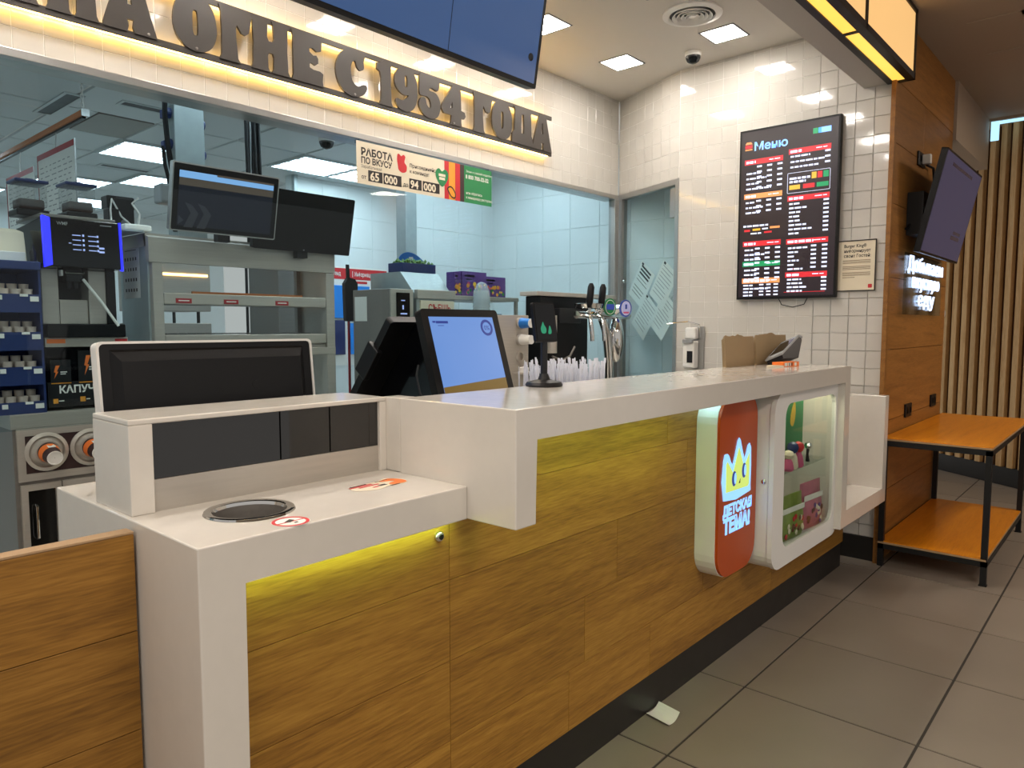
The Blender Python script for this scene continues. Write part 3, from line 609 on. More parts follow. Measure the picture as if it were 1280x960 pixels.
# straw holder
sh = thing('straw_holder', 'clear straw holder behind the counter full of wrapped straws', 'holder', (2.13, 1.62, .96))
MB().box(1.92, 2.36, 1.56, 1.70, .96, .975).box(1.92, 1.925, 1.56, 1.70, .975, 1.16).box(2.355, 2.36, 1.56, 1.70, .975, 1.16).box(1.925, 2.355, 1.695, 1.70, .975, 1.16).box(1.925, 2.355, 1.56, 1.565, .975, 1.16).build('case', 'clear', sh)
sm = None
for k in range(190):
    x = 1.945+.395*random.random(); y = 1.575+.11*random.random(); h = 1.235+random.uniform(-.022, .022)
    if sm is None:
        sm = tag(MB().tube([(x, y, .976), (x, y, h-.012)], .0032, 5).box(x-.0045, x+.0045, y-.001, y+.001, h-.014, h+.004).build('drinking_straw', 'straw'), 'white paper wrapped drinking straw standing in the clear holder behind the counter', 'straw', 'wrapped straws in the holder'); sx, sy = x, y
    else:
        c = sm.copy(); COL.objects.link(c); c.location = sm.location+Vector((x-sx, y-sy, 0)); c.rotation_euler = (random.uniform(-.08, .05), random.uniform(-.12, .12), random.random()*3); c.scale = (1, 1, (h-.976)/(1.235-.976)*random.uniform(.97, 1.02))
# receipt on the floor
m = MB(up(2.235, 1.248, .0, R(4))); vs = []; n = 8
for i in range(n+1):
    u = i/n; vs += [(-.045+.09*u+.012, .05-.006*u, .001+.016*(2*u-1)**2*(1 if u > .5 else .5)), (-.045+.09*u-.012, -.05+.0*u, .001+.016*(2*u-1)**2*(1 if u > .5 else .5))]
k_ = len(vs); vs += [(x, y, z+.0006) for x, y, z in vs]
fs = [(2*i, 2*i+1, 2*i+3, 2*i+2) for i in range(n)]+[(k_+2*i+2, k_+2*i+3, k_+2*i+1, k_+2*i) for i in range(n)]
m.add(vs, fs)
tag(m.build('paper_slip', 'paper'), 'curled white slip of paper lying on the floor by the counter plinth', 'paper')
# ================================================================ ceiling fittings of the service zone
n = 0
for i, x in enumerate((.16, .97, 1.78, 2.59, 3.40, 4.21)):
    for j, y in enumerate((2.02, 2.74)):
        lab = {(5, 1): 'square recessed ceiling light nearest the deep tiled corner', (5, 0): 'square recessed ceiling light between the round vent and the dome camera', (4, 1): 'square recessed ceiling light half hidden by the hanging menu screen'}.get((i, j), 'square recessed ceiling light hidden above the hanging menu screen')
        t = thing('downlight', lab, 'ceiling light', (x, y, ZC), 'square recessed lights')
        MB(up(x, y, ZC-.004)).shape([rect(-.112, .112, -.112, .112), rect(-.1, .1, -.1, .1)], .006).build('frame', 'grey', t)
        B('diffuser', 'lamp', t, x-.1, x+.1, y-.1, y+.1, ZC-.003, ZC-.0005)
vt = thing('ceiling_vent', 'round white ceiling vent with concentric rings', 'air vent', (3.83, 2.03, ZC))
m = MB(up(3.83, 2.03, ZC))
m.lathe([(.165, 0), (.165, -.008), (.13, -.016), (.125, -.012), (.13, 0)], 40, cap=False); m.build('rim', 'white', vt, True)
for r in (.112, .088, .064, .04): MB(up(3.83, 2.03, ZC)).lathe([(r-.014, -.001), (r, -.020), (r-.003, -.022), (r-.018, -.006)], 36, cap=False).build('ring', 'white', vt, True)
MB(up(3.83, 2.03, ZC)).lathe([(.022, -.002), (.018, -.02), (.001, -.022)], 20).build('hub', 'white', vt, True)
MB(up(3.83, 2.03, ZC)).lathe([(.128, -.0005), (.128, -.002)], 32).build('dark_gap', 'dgrey', vt)
def dome(x, y, z, r, lab):
    t = thing('dome_camera', lab, 'camera', (x, y, z))
    MB(up(x, y, z)).lathe([(r, 0), (r, -.018), (r*.9, -.026)], 24).build('base', 'white', t, True)
    MB(up(x, y, z)).lathe([(r*.9, -.026), (r*.88, -.04), (r*.7, -.026-r*.62), (r*.35, -.026-r*.84), (.001, -.026-r*.9)], 24, cap=False).build('dome', 'dome', t, True)
    MB(up(x, y, z)).lathe([(r*.5, -.027), (r*.55, -.04), (r*.4, -.03-r*.6), (.002, -.03-r*.72)], 16).build('lens_module', 'dgrey', t, True)
    MB(up(x, y, z)).lathe([(r*.62, -.026), (r*.62, -.032)], 20).build('inner_ring', 'steel', t)
dome(4.36, 2.30, ZC, .052, 'small dome camera on the ceiling above the menu wall')
dome(3.30, 4.80, 2.826, .062, 'dome camera on the kitchen ceiling left of the job poster')
# ================================================================ the metal sign
sg = thing('wall_sign', 'long grey metal letter sign lit from behind with warm light', 'sign', (2.3, 3.17, 2.56))
Z0, Z1 = 2.588, 2.812; SY = 3.163; HS = Z1-Z0
MB().box(.3, 3.995, SY, SY+.01, 2.562, 2.590).build('bottom_rail', 'sign', sg)
MB().box(.3, 3.995, SY, SY+.01, 2.803, 2.828).build('top_rail', 'sign', sg)
Lh = [[(0, -.02), (.47, -.02), (.43, .06), (.42, .3), (.45, .37), (.55, .37), (.58, .3), (.57, .06), (.53, -.02), (1, -.02), (.95, .08), (.93, .5), (.95, .92), (1, 1.02), (.53, 1.02), (.57, .94), (.59, .68), (.55, .6), (.45, .6), (.41, .68), (.43, .94), (.47, 1.02), (0, 1.02), (.05, .92), (.07, .5), (.05, .08)]]
Lg = [[(0, -.02), (.62, -.02), (.54, .06), (.5, .4), (.49, .62), (.52, .72), (.58, .66), (.66, .58), (.78, .56), (.88, .62), (.92, .75), (1, 1.02), (0, 1.02), (.06, .9), (.08, .5), (.06, .08)]]
La = [[(.02, -.02), (.44, -.02), (.47, .08), (.44, .2), (.57, .2), (.55, .08), (.58, -.02), (1.0, -.02), (.98, .06), (.9, .3), (.72, .92), (.66, 1.02), (.38, 1.02), (.32, .92), (.1, .3), (.02, .06)], [(.46, .46), (.55, .46), (.53, .78), (.48, .78)]]
Lo = [smoothp([(.5, -.03), (.82, .06), (.99, .3), (1.0, .6), (.88, .9), (.6, 1.03), (.4, 1.03), (.12, .9), (0, .6), (.01, .3), (.18, .06)], 3), smoothp([(.5, .27), (.56, .33), (.56, .68), (.5, .74), (.44, .68), (.44, .33)], 3)]
Le = [[(0, -.02), (1, -.02), (.98, .1), (1.0, .26), (.9, .3), (.68, .3), (.56, .33), (.56, .4), (.62, .44), (.74, .4), (.84, .46), (.84, .56), (.78, .62), (.68, .6), (.56, .66), (.56, .74), (.66, .76), (.8, .7), (.94, .74), (.96, .9), (1, 1.02), (0, 1.02), (.05, .9), (.05, .1)]]
Lc = [smoothp([(.55, -.03), (.85, .05), (1.0, .2), (.98, .3), (.86, .3), (.70, .23), (.52, .32), (.47, .55), (.52, .74), (.62, .78), (.68, .66), (.78, .6), (.9, .66), (.9, .82), (.94, .96), (.74, 1.03), (.5, 1.03), (.18, .9), (0, .6), (.02, .3), (.2, .06)], 3)]
L1 = [[(.12, -.02), (.96, -.02), (.88, .08), (.84, .5), (.86, .9), (.9, 1.02), (.42, 1.02), (.2, .94), (0, .92), (0, .78), (.18, .74), (.26, .6), (.24, .1)]]
L9 = [smoothp([(.5, 1.03), (.84, .95), (1.0, .68), (.98, .3), (.8, .06), (.5, -.03), (.2, .02), (.06, .14), (.12, .24), (.34, .22), (.56, .32), (.6, .38), (.4, .36), (.14, .46), (.02, .66), (.14, .92)], 3), smoothp([(.52, .56), (.57, .6), (.57, .78), (.51, .84), (.46, .78), (.46, .6)], 3)]
L5 = [smoothp([(.08, 1.02), (.45, .98), (.75, 1.02), (.96, .98), (.94, .8), (.84, .7), (.62, .74), (.5, .72), (.5, .66), (.78, .64), (.96, .5), (1.0, .28), (.84, .04), (.5, -.03), (.16, .06), (0, .26), (.12, .44), (.3, .44), (.36, .3), (.5, .22), (.56, .3), (.5, .44), (.34, .5), (.06, .5), (.04, .75)], 3)]
L4 = [[(.36, -.02), (.84, -.02), (.82, .1), (.82, .2), (.94, .2), (1, .28), (.96, .38), (.82, .4), (.8, .9), (.74, 1.0), (.6, 1.03), (.46, .98), (.06, .46), (.0, .34), (.1, .22), (.42, .22), (.4, .08)], [(.36, .4), (.46, .4), (.46, .58)]]
Ld = [[(0, -.02), (.28, -.02), (.72, -.02), (1, -.02), (.98, .2), (.92, .3), (.9, .9), (.94, 1.02), (.1, 1.02), (.16, .9), (.12, .34), (.02, .24)], [(.44, .3), (.56, .3), (.58, .5), (.55, .84), (.47, .84), (.43, .5)]]
for sh_, a, b in ((Lh, .70, .93), (Lh, .95, 1.135), (La, 1.145, 1.355), (Lo, 1.425, 1.612), (Lg, 1.625, 1.785), (Lh, 1.775, 1.975), (Le, 1.985, 2.16), (Lc, 2.237, 2.428), (L1, 2.495, 2.605), (L9, 2.61, 2.776), (L5, 2.787, 2.952), (L4, 2.958, 3.157), (Lg, 3.222, 3.395), (Lo, 3.392, 3.577), (Ld, 3.577, 3.79), (La, 3.783, 3.99)):
    MB(front(a, SY+.006, Z0)).shape([[(p*(b-a), q*HS) for p, q in o] for o in sh_], .012).build('letter', 'sign', sg)
for x in (1.32, 1.52, 2.35, 3.06): MB(front(x, SY-.006, 2.594)).lathe([(.006, 0), (.006, .003), (.001, .004)], 10).build('bolt', 'steeld', sg)
B('led_strip', 'led', sg, .3, 3.985, 3.192, 3.196, 2.566, 2.572); B('led_strip', 'led', sg, .3, 3.985, 3.192, 3.196, 2.818, 2.824)
for x in (.8, 1.9, 2.9, 3.9): B('standoff', 'steeld', sg, x, x+.012, SY+.01, 3.212, 2.57, 2.582)
# ================================================================ hanging menu screen (mostly above the frame)
ts = thing('menu_screen', 'large blue lit menu screen hanging from the ceiling over the counter', 'screen', (2.1, 2.1, 2.5))
TT = fr((1.25, 2.19, 2.487), (1, 0, 0), (0, -.17, 1))
MB(TT).prism(rrect(0, 1.395, 0, .64, .008, 3), -.05, 0).build('housing', 'black', ts)
B_ = MB(TT).box(.018, 1.377, .02, .622, 0, .001).build('screen', 'scr_blue', ts)
MB(TT).box(.836, .839, .02, .622, .001, .0016).build('seam', 'black', B_)
MB(TT).shape([circ(1.335, .125, .017, 24)], .0006, T=Matrix.Translation((0, 0, .001))).build('round_mark', 'dgrey', B_)
MB().tube([(1.9, 2.14, 2.9), (1.9, 2.16, ZC)], .02, 10).build('hanger', 'dgrey', ts); MB().tube([(2.3, 2.14, 2.9), (2.3, 2.16, ZC)], .02, 10).build('hanger', 'dgrey', ts)
# ================================================================ menu board
mb = thing('menu_board', 'tall black framed lit menu board on the white tiled wall', 'menu board', (4.58, 1.75, 1.57))
X0 = 4.555
Tb = fr((X0, 2.058, 1.572), (0, -1, 0), (0, 0, 1)); BW, BH = .623, 1.075
MB(Tb).box(0, BW, 0, BH, -.034, 0, .003).build('housing', 'black', mb)
sc_ = MB(Tb).box(.014, BW-.014, .016, BH-.014, 0, .001).build('screen', 'scr_menu', mb)
def P(px, py):   # measured on the photographed board: 0..1 across and down
    return px*BW, (1-py)*BH
parts = {k: MB(Tb @ Matrix.Translation((0, 0, .0013))) for k in ('m_white', 'm_red', 'm_or', 'm_green', 'm_blue', 'm_yel', 'scr_menu')}
def bar(k, x0, x1, y0, y1, z=0):
    a, b = P(x0, y1), P(x1, y0); parts[k].rect(a[0], b[0], a[1], b[1], z)
def dash(x, y, w, h=.0085, k='m_white'):
    x1 = x+w
    while x < x1-.01:
        l = min(random.uniform(.025, .07), x1-x); bar(k, x, x+l, y-h/2, y+h/2, .0004); x += l+.01
parts['m_blue'].text('Меню', .070, *P(.15, .125), bold=.022, wide=1.08)
parts['m_or'].prism([P(.06, .085), P(.075, .072), P(.12, .072), P(.135, .085)], 0, .0003); bar('m_or', .06, .135, .112, .12); bar('m_red', .06, .135, .09, .108)
bar('m_green', .74, .82, .055, .085); bar('m_blue', .79, .91, .055, .085)
def section(x0, x1, y, k, title, rows, cols, dy=.027, cy=0, first=.03):
    a, b = P(x0, y+.03), P(x1, y); MB(Tb @ Matrix.Translation((0, 0, .0013))).rect(a[0], b[0], a[1], b[1]).build('heading_bar', k, sc_); dash(x0+.015, y+.016, title, .014); dash(x1-.14, y+.014, .12, .005)
    for r, w in enumerate(rows):
        yy = y+first+.022+dy*r
        if w: dash(x0+.02, yy, w, .0095)
        for c in range(cols):
            if w or cols: bar('m_white', x1-.055-.105*c, x1-.005-.105*c, yy-.012-cy, yy-.002-cy, .0004)
section(.06, .455, .175, 'm_red', .10, (.0, .15, .21, .13, .26), 3, .03)
section(.06, .455, .375, 'm_or', .11, (.09, .18, .15), 3, .03)
dash(.06, .565, .26, .010); bar('m_red', .07, .13, .585, .597); bar('m_yel', .16, .24, .582, .594); bar('m_or', .34, .44, .576, .588); bar('m_red', .28, .36, .602, .612); dash(.26, .586, .06, .008); dash(.14, .61, .11, .008)
section(.06, .455, .655, 'm_red', .12, (.09, .21, .17, .12), 3, .028)
section(.06, .455, .775, 'm_green', .10, (.13, .13, .11), 3, .027)
section(.06, .455, .875, 'm_or', .27, (), 0)
for r, w in enumerate((.10, .26, .0, .10, .10)):
    if r < 4:
        dash(.075, .917+r*.020, w or .1, .009)
        for c in range(3): bar('m_white', .395-.075*c, .44-.075*c, .91+r*.020, .918+r*.020, .0004)
section(.51, .915, .15, 'm_red', .11, (.19, .34, .27), 1, .03, first=.022)
a, b = P(.505, .40), P(.915, .285)
parts['m_white'].shape([rrect(a[0], b[0], a[1], b[1], .006, 3), rrect(a[0]+.002, b[0]-.002, a[1]+.002, b[1]-.002, .005, 3)], .0003)
dash(.525, .318, .20, .012); dash(.525, .337, .16, .012); bar('m_yel', .525, .63, .355, .38); bar('m_red', .66, .77, .355, .38); bar('m_green', .79, .90, .355, .38); bar('m_yel', .74, .785, .295, .33); bar('m_red', .795, .84, .295, .33); bar('m_green', .85, .90, .295, .33)
section(.51, .915, .415, 'm_red', .14, (.10, .17, .11, .11, .11, .17, .24, .12), 1, .024, first=.024)
section(.51, .915, .66, 'm_red', .25, (.19, .10, .07, .11, .06, .15), 2, .024)
bar('m_red', .54, .65, .828, .833); section(.51, .915, .85, 'm_red', .13, (.14, .15, .19, .15), 1, .022, first=.02); bar('m_red', .5, .9, .962, .965)
for k, pm in parts.items():
    if len(pm.bm.verts): pm.build(kind='stuff', name={'m_white': 'white_print', 'm_red': 'red_bars', 'm_or': 'orange_bars', 'm_green': 'green_bars', 'm_blue': 'blue_print', 'm_yel': 'yellow_tags'}[k], mat=k, parent=sc_)
    else: pm.bm.free()
MB().tube([(4.585, 1.79, 1.575), (4.585, 1.77, 1.535), (4.585, 1.70, 1.518), (4.585, 1.63, 1.535), (4.585, 1.61, 1.575)], .003, 6).build('cable', 'dgrey', mb)
B('wall_mount', 'dgrey', mb, 4.589, 4.592, 1.6, 1.9, 1.9, 2.3)
# notice in a thin frame
nt = thing('framed_notice', 'cream paper notice in a thin dark frame beside the menu board', 'notice', (4.59, 1.33, 1.6))
Tn = west(4.589, 1.46, 1.606)
MB(Tn).box(0, .235, 0, .30, -.002, .0).build('sheet', 'cream', nt)
MB(Tn).shape([rect(0, .235, 0, .30), rect(.006, .229, .006, .294)], .004).build('frame', 'ink', nt)
MB(Tn).text('Burger King®', .026, .055, .258, bold=.02, wide=.86, z=.0008).text('информирует', .026, .055, .229, bold=.02, wide=.86, z=.0008).text('своих Гостей:', .026, .055, .2, wide=.86, bold=.02, z=.0008).build('heading', 'ink', nt)
m = MB(Tn)
for y in (.18, .172, .164, .144, .136, .128, .108, .10, .092, .08): m.rect(.05, .205 if y != .08 else .12, y, y+.0035, .0008)
m.build('fine_print', pmat('grey brown print', '8f7c62', .7), nt)
MB(Tn).shape([rrect(.195, .217, .018, .04, .004, 3)], .0006, T=Matrix.Translation((0, 0, .0004))).build('emblem', 'red', nt)
# sanitiser dispenser
sd = thing('sanitizer_dispenser', 'white wall sanitizer dispenser with an elbow lever beside the glass panel', 'dispenser', (4.59, 2.37, 1.1))
Td = west(4.591, 2.43, 1.10)
MB(Td).box(.055, .135, 0, .30, -.002, .012, .004).build('back_plate', 'alu', sd)
MB(Td).box(.015, .10, .012, .2, .012, .085, .01).build('bottle', 'white', sd)
MB(Td).box(.02, .095, .185, .21, .01, .10, .004).build('collar', 'grey', sd)
MB(Td).box(.05, .092, .05, .13, .0855, .087).build('label', 'dgrey', sd); MB(Td).box(.022, .045, .06, .16, .0855, .087).build('label', 'paper', sd)
MB(Td).box(.02, .10, .21, .29, .012, .07, .012).build('pump_head', 'white', sd)
MB(Td).tube([(.11, .22, .01), (.11, .31, .03), (.06, .33, .10), (-.02, .32, .16), (-.06, .315, .17)], .004, 6).build('elbow_lever', 'chrome', sd)
# papers on the glass side panel
def sheet(lab, u, v, w, h, a, tone):
    T = TA @ Matrix.Translation((u, v, -.028-.001*sheet.n)) @ Matrix.Rotation(a, 4, 'Z'); sheet.n += 1
    t = thing('taped_sheet', lab, 'paper', tuple(T.translation), 'printed sheets on the glass side panel')
    MB(T).box(-w/2, w/2, -h/2, h/2, -.0004, .0004).build('sheet', 'paper', t)
    m = MB(T)
    for k in range(9):
        y = h*.38-k*h*.09
        if tone and k < 3: m.rect(-w*.38, w*.3, y, y+h*.05, .0006)
        elif not (tone and k == 5): m.rect(-w*.4, w*random.uniform(.1, .4), y, y+h*.016, .0006)
    m.build('print', 'ink' if tone else 'grey', t)
    MB(T).box(-w*.42, -w*.3, h*.43, h*.49, .0005, .0012).build('tape', 'dgrey', t)
sheet.n = 0
sheet('taped white sheet with a heavy heading, upper left on the glass panel', .285, 1.715, .21, .297, R(-36), True)
sheet('taped white sheet upper right on the glass panel, beside the aluminium post', .56, 1.70, .21, .297, R(-36), False)
sheet('lower left taped white sheet on the glass panel', .33, 1.47, .21, .297, R(-40), False)
sheet('lower right taped white sheet on the glass panel near the dispenser', .56, 1.47, .21, .297, R(-40), False)
# ================================================================ amber light box above the counter front
lb = thing('lightbox_canopy', 'black framed amber lightbox along the edge of the hall ceiling', 'light box', (3.2, 1.13, 2.77))
bars = MB(); XE = 4.61; xs = (-.9, .02, .94, 1.86, 2.78, 3.70, XE)
MB().box(-.9, XE, 1.066, 1.106, 2.77, 2.803).box(-.9, XE, 1.17, 1.204, 2.77, 2.803).box(-.9, XE, 1.066, 1.204, 3.125, 3.147).box(XE-.02, XE, 1.066, 1.204, 2.77, 3.147).build('frame', 'blackmetal', lb)
for x in xs[1:-1]: B('divider', 'blackmetal', lb, x-.012, x+.012, 1.066, 1.204, 2.7705, 3.13)
for a, b in zip(xs, xs[1:]):
    B('face_panel', 'lbox', lb, a+.012, b-(.02 if b == XE else .012), 1.074, 1.078, 2.803, 3.125)
    B('slot_panel', 'lboxb', lb, a+.012, b-(.035 if b == XE else .012), 1.106, 1.17, 2.776, 2.78)
# ================================================================ hall wall: television, neon, sockets, table
tv = thing('television', 'wall television tilted down on a bracket above the neon sign', 'television', (5.3, 1.05, 1.82))
Tv = fr((4.83, 1.055, 1.835), (1, 0, 0), (0, -.215, 1))
MB(Tv).prism(rrect(0, 1.09, 0, .60, .006, 3), -.035, 0).build('housing', 'black', tv)
s_ = MB(Tv).box(.012, 1.078, .014, .588, 0, .001).build('screen', 'scr_tv', tv)
MB(Tv).rect(.70, .92, .17, .19, .0014).rect(.66, .92, .135, .16, .0014).rect(.2, .8, .53, .55, .0014).build('faint_print', 'tvscreen', s_)
MB().box(5.2, 5.55, 1.125, 1.148, 1.95, 2.25).tube([(5.3, 1.13, 2.1), (5.3, 1.03, 2.12)], .02, 8).tube([(5.45, 1.13, 2.1), (5.45, 1.03, 2.12)], .02, 8).box(4.9, 5.1, 1.06, 1.148, 1.95, 2.2).build('wall_bracket', 'black', tv)
MB().tube([(5.27, 1.13, 2.42), (5.4, 1.12, 2.42), (5.45, 1.12, 2.3), (5.4, 1.11, 2.2)], .008, 6).tube([(4.86, 1.14, 1.98), (4.95, 1.12, 2.04), (5.05, 1.12, 2.1)], .007, 6).build('cable', 'dgrey', tv)
ns = thing('neon_sign', 'bright white neon lettering glowing on the oak wall under the television', 'neon sign', (5.3, 1.12, 1.5))
Tns = front(0, 1.112, 0)
def neon(s, x0, x1, y, size):
    c = bpy.data.curves.new('t', 'FONT'); c.body = s; c.size = size; o = bpy.data.objects.new('t', c)
    me = bpy.data.meshes.new_from_object(o); w = max(v.co.x for v in me.vertices); bpy.data.objects.remove(o); bpy.data.meshes.remove(me); bpy.data.curves.remove(c)
    MB(Tns).text(s, size, 0, 0, T=Matrix.Translation((x0, y, 0)), wide=(x1-x0)/w, bold=-.006, ext=.004).build('lettering', 'neon', ns)
neon('Добываем', 4.83, 5.77, 1.735, .125); neon('вкусную', 4.94, 5.68, 1.635, .12); neon('еду', 5.10, 5.55, 1.525, .13)
B('clear_back', 'clear', ns, 4.80, 5.80, 1.122, 1.127, 1.47, 1.84)
for x, z in ((4.85, 1.8), (5.75, 1.8), (5.2, 1.5)): MB(front(x, 1.149, z)).lathe([(.008, 0), (.008, .022)], 10).build('standoff', 'chrome', ns)
def socket(lab, x, z, w=.15, plug=False):
    t = thing('wall_socket', lab, 'socket', (x, 1.15, z))
    B('plate', 'black', t, x-w/2, x+w/2, 1.138, 1.15, z-.042, z+.042, .003)
    for k in (-1, 1): MB(front(x+k*w*.24, 1.138, z)).lathe([(.026, .0), (.026, .0015), (.02, .0016), (.018, -.006)], 18).build('insert', 'dgrey', t)
    if plug: B('plug', 'white', t, x-.01, x+.03, 1.09, 1.137, z-.03, z+.03, .005)
socket('black double wall socket on the oak wall above the table, nearer the counter', 5.12, .865)
socket('black double wall socket on the oak wall above the far end of the table', 5.82, .875)
socket('black wall socket with plug high on the oak wall beside the television', 5.18, 2.44, .17, True)
dsc = tag(MB(TS).shape([circ(-.93, 1.52, .055, 28)], .014, T=Matrix.Translation((0, 0, .046))).build('wall_disc', 'white'), 'pale round disc half hidden behind the oak wall edge on the slats', 'wall disc')
tb = thing('table', 'orange wood side table with black frame and lower shelf', 'table', (5.3, .87, 0))
TXa, TXb, TYa, TYb = 4.53, 6.12, .60, 1.142
B('tabletop', 'tabletop', tb, TXa, TXb, TYa, TYb, .742, .757, .001); B('tabletop_edge', 'ply', tb, TXa-.001, TXb+.001, TYa-.001, TYb, .7425, .752)
B('lower_shelf', 'tabletop', tb, TXa+.0, 5.93, TYa+.005, TYb, .135, .15, .001); B('shelf_edge', 'ply', tb, TXa-.001, 5.931, TYa+.004, TYb, .1355, .146)
for x, y in ((TXa, TYa), (TXa, TYb-.03), (5.90, TYa), (5.90, TYb-.03)): B('leg', 'blackmetal', tb, x, x+.03, y, y+.03, 0, .735)
for y in (TYa, TYb-.03): B('top_rail', 'blackmetal', tb, TXa, TXb, y, y+.03, .71, .742); B('shelf_rail', 'blackmetal', tb, TXa, 5.93, y, y+.03, .105, .135)
for x in (TXa, 5.90): B('top_rail', 'blackmetal', tb, x, x+.03, TYa+.03, TYb-.03, .71, .742); B('shelf_rail', 'blackmetal', tb, x, x+.03, TYa+.03, TYb-.03, .105, .135)
for x, y in ((TXa, TYa), (5.90, TYa)): B('foot', 'black', tb, x-.004, x+.034, y-.004, y+.034, 0, .006)
# ================================================================ kitchen line behind the glass
KF = 3.40
cc = thing('coffee_cabinet', 'stainless cabinet with cup dispensers carrying the coffee machine', 'cabinet', (1.1, 3.6, 0))
B('body', 'steeld', cc, .829, 1.36, KF, 3.95, .06, .985, .002); B('top', 'steel', cc, .822, 1.37, KF-.008, 3.97, .985, 1.045, .003)
MB(front(0, KF, 0)).shape([rect(.84, 1.35, .77, .985), rect(.868, 1.33, .80, .955)], .012).build('dispenser_frame', 'steel', cc)
B('dark_panel', 'brown', cc, .868, 1.33, KF-.004, KF, .80, .955)
def dispenser(x):
    T = front(x, KF-.004, .885)
    d = MB(T).lathe([(.078, 0), (.08, .012), (.066, .018), (.062, .008), (.05, .02), (.046, .03), (.040, .03)], 32, cap=False).build('cup_dispenser', 'steel', cc, True)
    T2 = fr((x, KF-.02, .885), (1, 0, .0), (0, -.25, 1))
    return d
dispenser(.943); dispenser(1.108)
def papercup(x, lab):
    T = fr((x, KF-.03, .885), (1, 0, 0), (.0, -.18, 1))
    t = thing('paper_cup', lab, 'cup', (x, KF-.03, .88), 'paper cups in the cabinet dispensers')
    MB(T).lathe([(.04, 0), (.028, .085)], 20, cap=False).build('body', 'brown', t, True)
    MB(T).lathe([(.0285, .08), (.029, .087), (.026, .087), (.025, .082), (.001, .082)], 20, cap=False).build('base', 'white', t, True)
    MB(T).lathe([(.0392, .01), (.0345, .045)], 20, cap=False).build('orange_print', 'orange', t, True)
    MB(T).box(-.012, .014, .033, .036, .02, .045).build('white_print', 'paper', t)
papercup(.943, 'printed orange paper cup poking out of the left cabinet dispenser')
papercup(1.108, 'printed orange paper cup poking out of the dispenser beside the white ledge box')
for a, b, nm in ((.845, .99, 0), (.995, 1.345, 1)):
    d = MB(front(0, KF, 0)).shape([rect(a, b, .10, .755), rect(a+.025, b-.02, .13, .73)], .014).build('door', 'steel', cc)
    B('dark_pane', 'smoke', d, a+.025, b-.02, KF-.002, KF+.001, .13, .73) if nm == 0 else B('dark_pane', 'dgrey', d, a+.025, b-.02, KF-.002, KF+.001, .13, .73)
    x = a+.05 if nm == 0 else a+.04
    MB().tube([(x, KF-.014, .53), (x, KF-.03, .535), (x, KF-.03, .665), (x, KF-.014, .67)], .005, 8).build('handle', 'chrome', d, True)
for k in range(6): MB(front(1.03, KF-.008, .50+.022*k)).lathe([(.02, 0), (.022, .004)], 16).build('stacked_lid', 'grey', cc)
# capuchino dispenser
cp = thing('cappuccino_display', 'black lit style drinks display box with lightning bolt cards under the coffee machine', 'display box', (1.12, 3.5, 1.045))
cp['label'] = 'black box with orange lightning bolt cards standing under the coffee machine'
B('body', 'blackgloss', cp, .966, 1.29, 3.44, 3.8, 1.045, 1.312, .003)
Tc = front(0, 3.438, 0)
MB(Tc).box(.972, 1.285, 1.06, 1.165, 0, .003).build('lower_panel', 'dgrey', cp)
c1 = MB(Tc).box(.985, 1.06, 1.165, 1.258, 0, .006).build('bolt_card', 'dgrey', cp); c2 = MB(Tc).box(1.09, 1.17, 1.165, 1.295, 0, .006).build('bolt_card', 'dgrey', cp)
bolt = [(.2, 0), (.75, .52), (.55, .55), (.95, 1), (.45, 1), (.2, .5), (.42, .45)]
MB(Tc).prism([(.99+.03*u, 1.18+.055*v) for u, v in bolt], .0062, .0068).build('bolt_print', 'orange', c1)
MB(Tc).prism([(1.105+.035*u, 1.19+.085*v) for u, v in bolt], .0062, .0068).build('bolt_print', 'orange', c2)
MB(Tc).box(1.02, 1.045, 1.205, 1.209, .0062, .0066).box(1.02, 1.04, 1.197, 1.201, .0062, .0066).build('fine_print', 'paper', c1); MB(Tc).box(1.13, 1.16, 1.222, 1.227, .0062, .0066).box(1.13, 1.155, 1.212, 1.217, .0062, .0066).build('fine_print', 'paper', c2)
MB(Tc).text('КАПУЧИНО/', .043, 1.012, 1.118, bold=.03, wide=.95, z=.0034).box(1.01, 1.03, 1.083, 1.087, .0031, .0035).box(1.115, 1.13, 1.085, 1.089, .0031, .0035).build('title', 'paper', cp)
MB(Tc).box(.99, 1.008, 1.075, 1.095, .0031, .0036).box(1.092, 1.112, 1.077, 1.098, .0031, .0036).box(.985, 1.06, 1.158, 1.162, .0031, .0036).box(1.09, 1.17, 1.158, 1.162, .0031, .0036).build('orange_tags', 'dorange', cp)
# machine shelf
msf = thing('machine_shelf', 'steel shelf plate with an orange sticker under the coffee machine', 'shelf', (1.12, 3.5, 1.312))
B('plate', 'steel', msf, .966, 1.29, 3.42, 3.85, 1.312, 1.352, .002); B('sticker', 'orange', msf, .972, 1.04, 3.418, 3.42, 1.328, 1.346); B('sticker', 'red', msf, 1.235, 1.285, 3.418, 3.42, 1.330, 1.344)
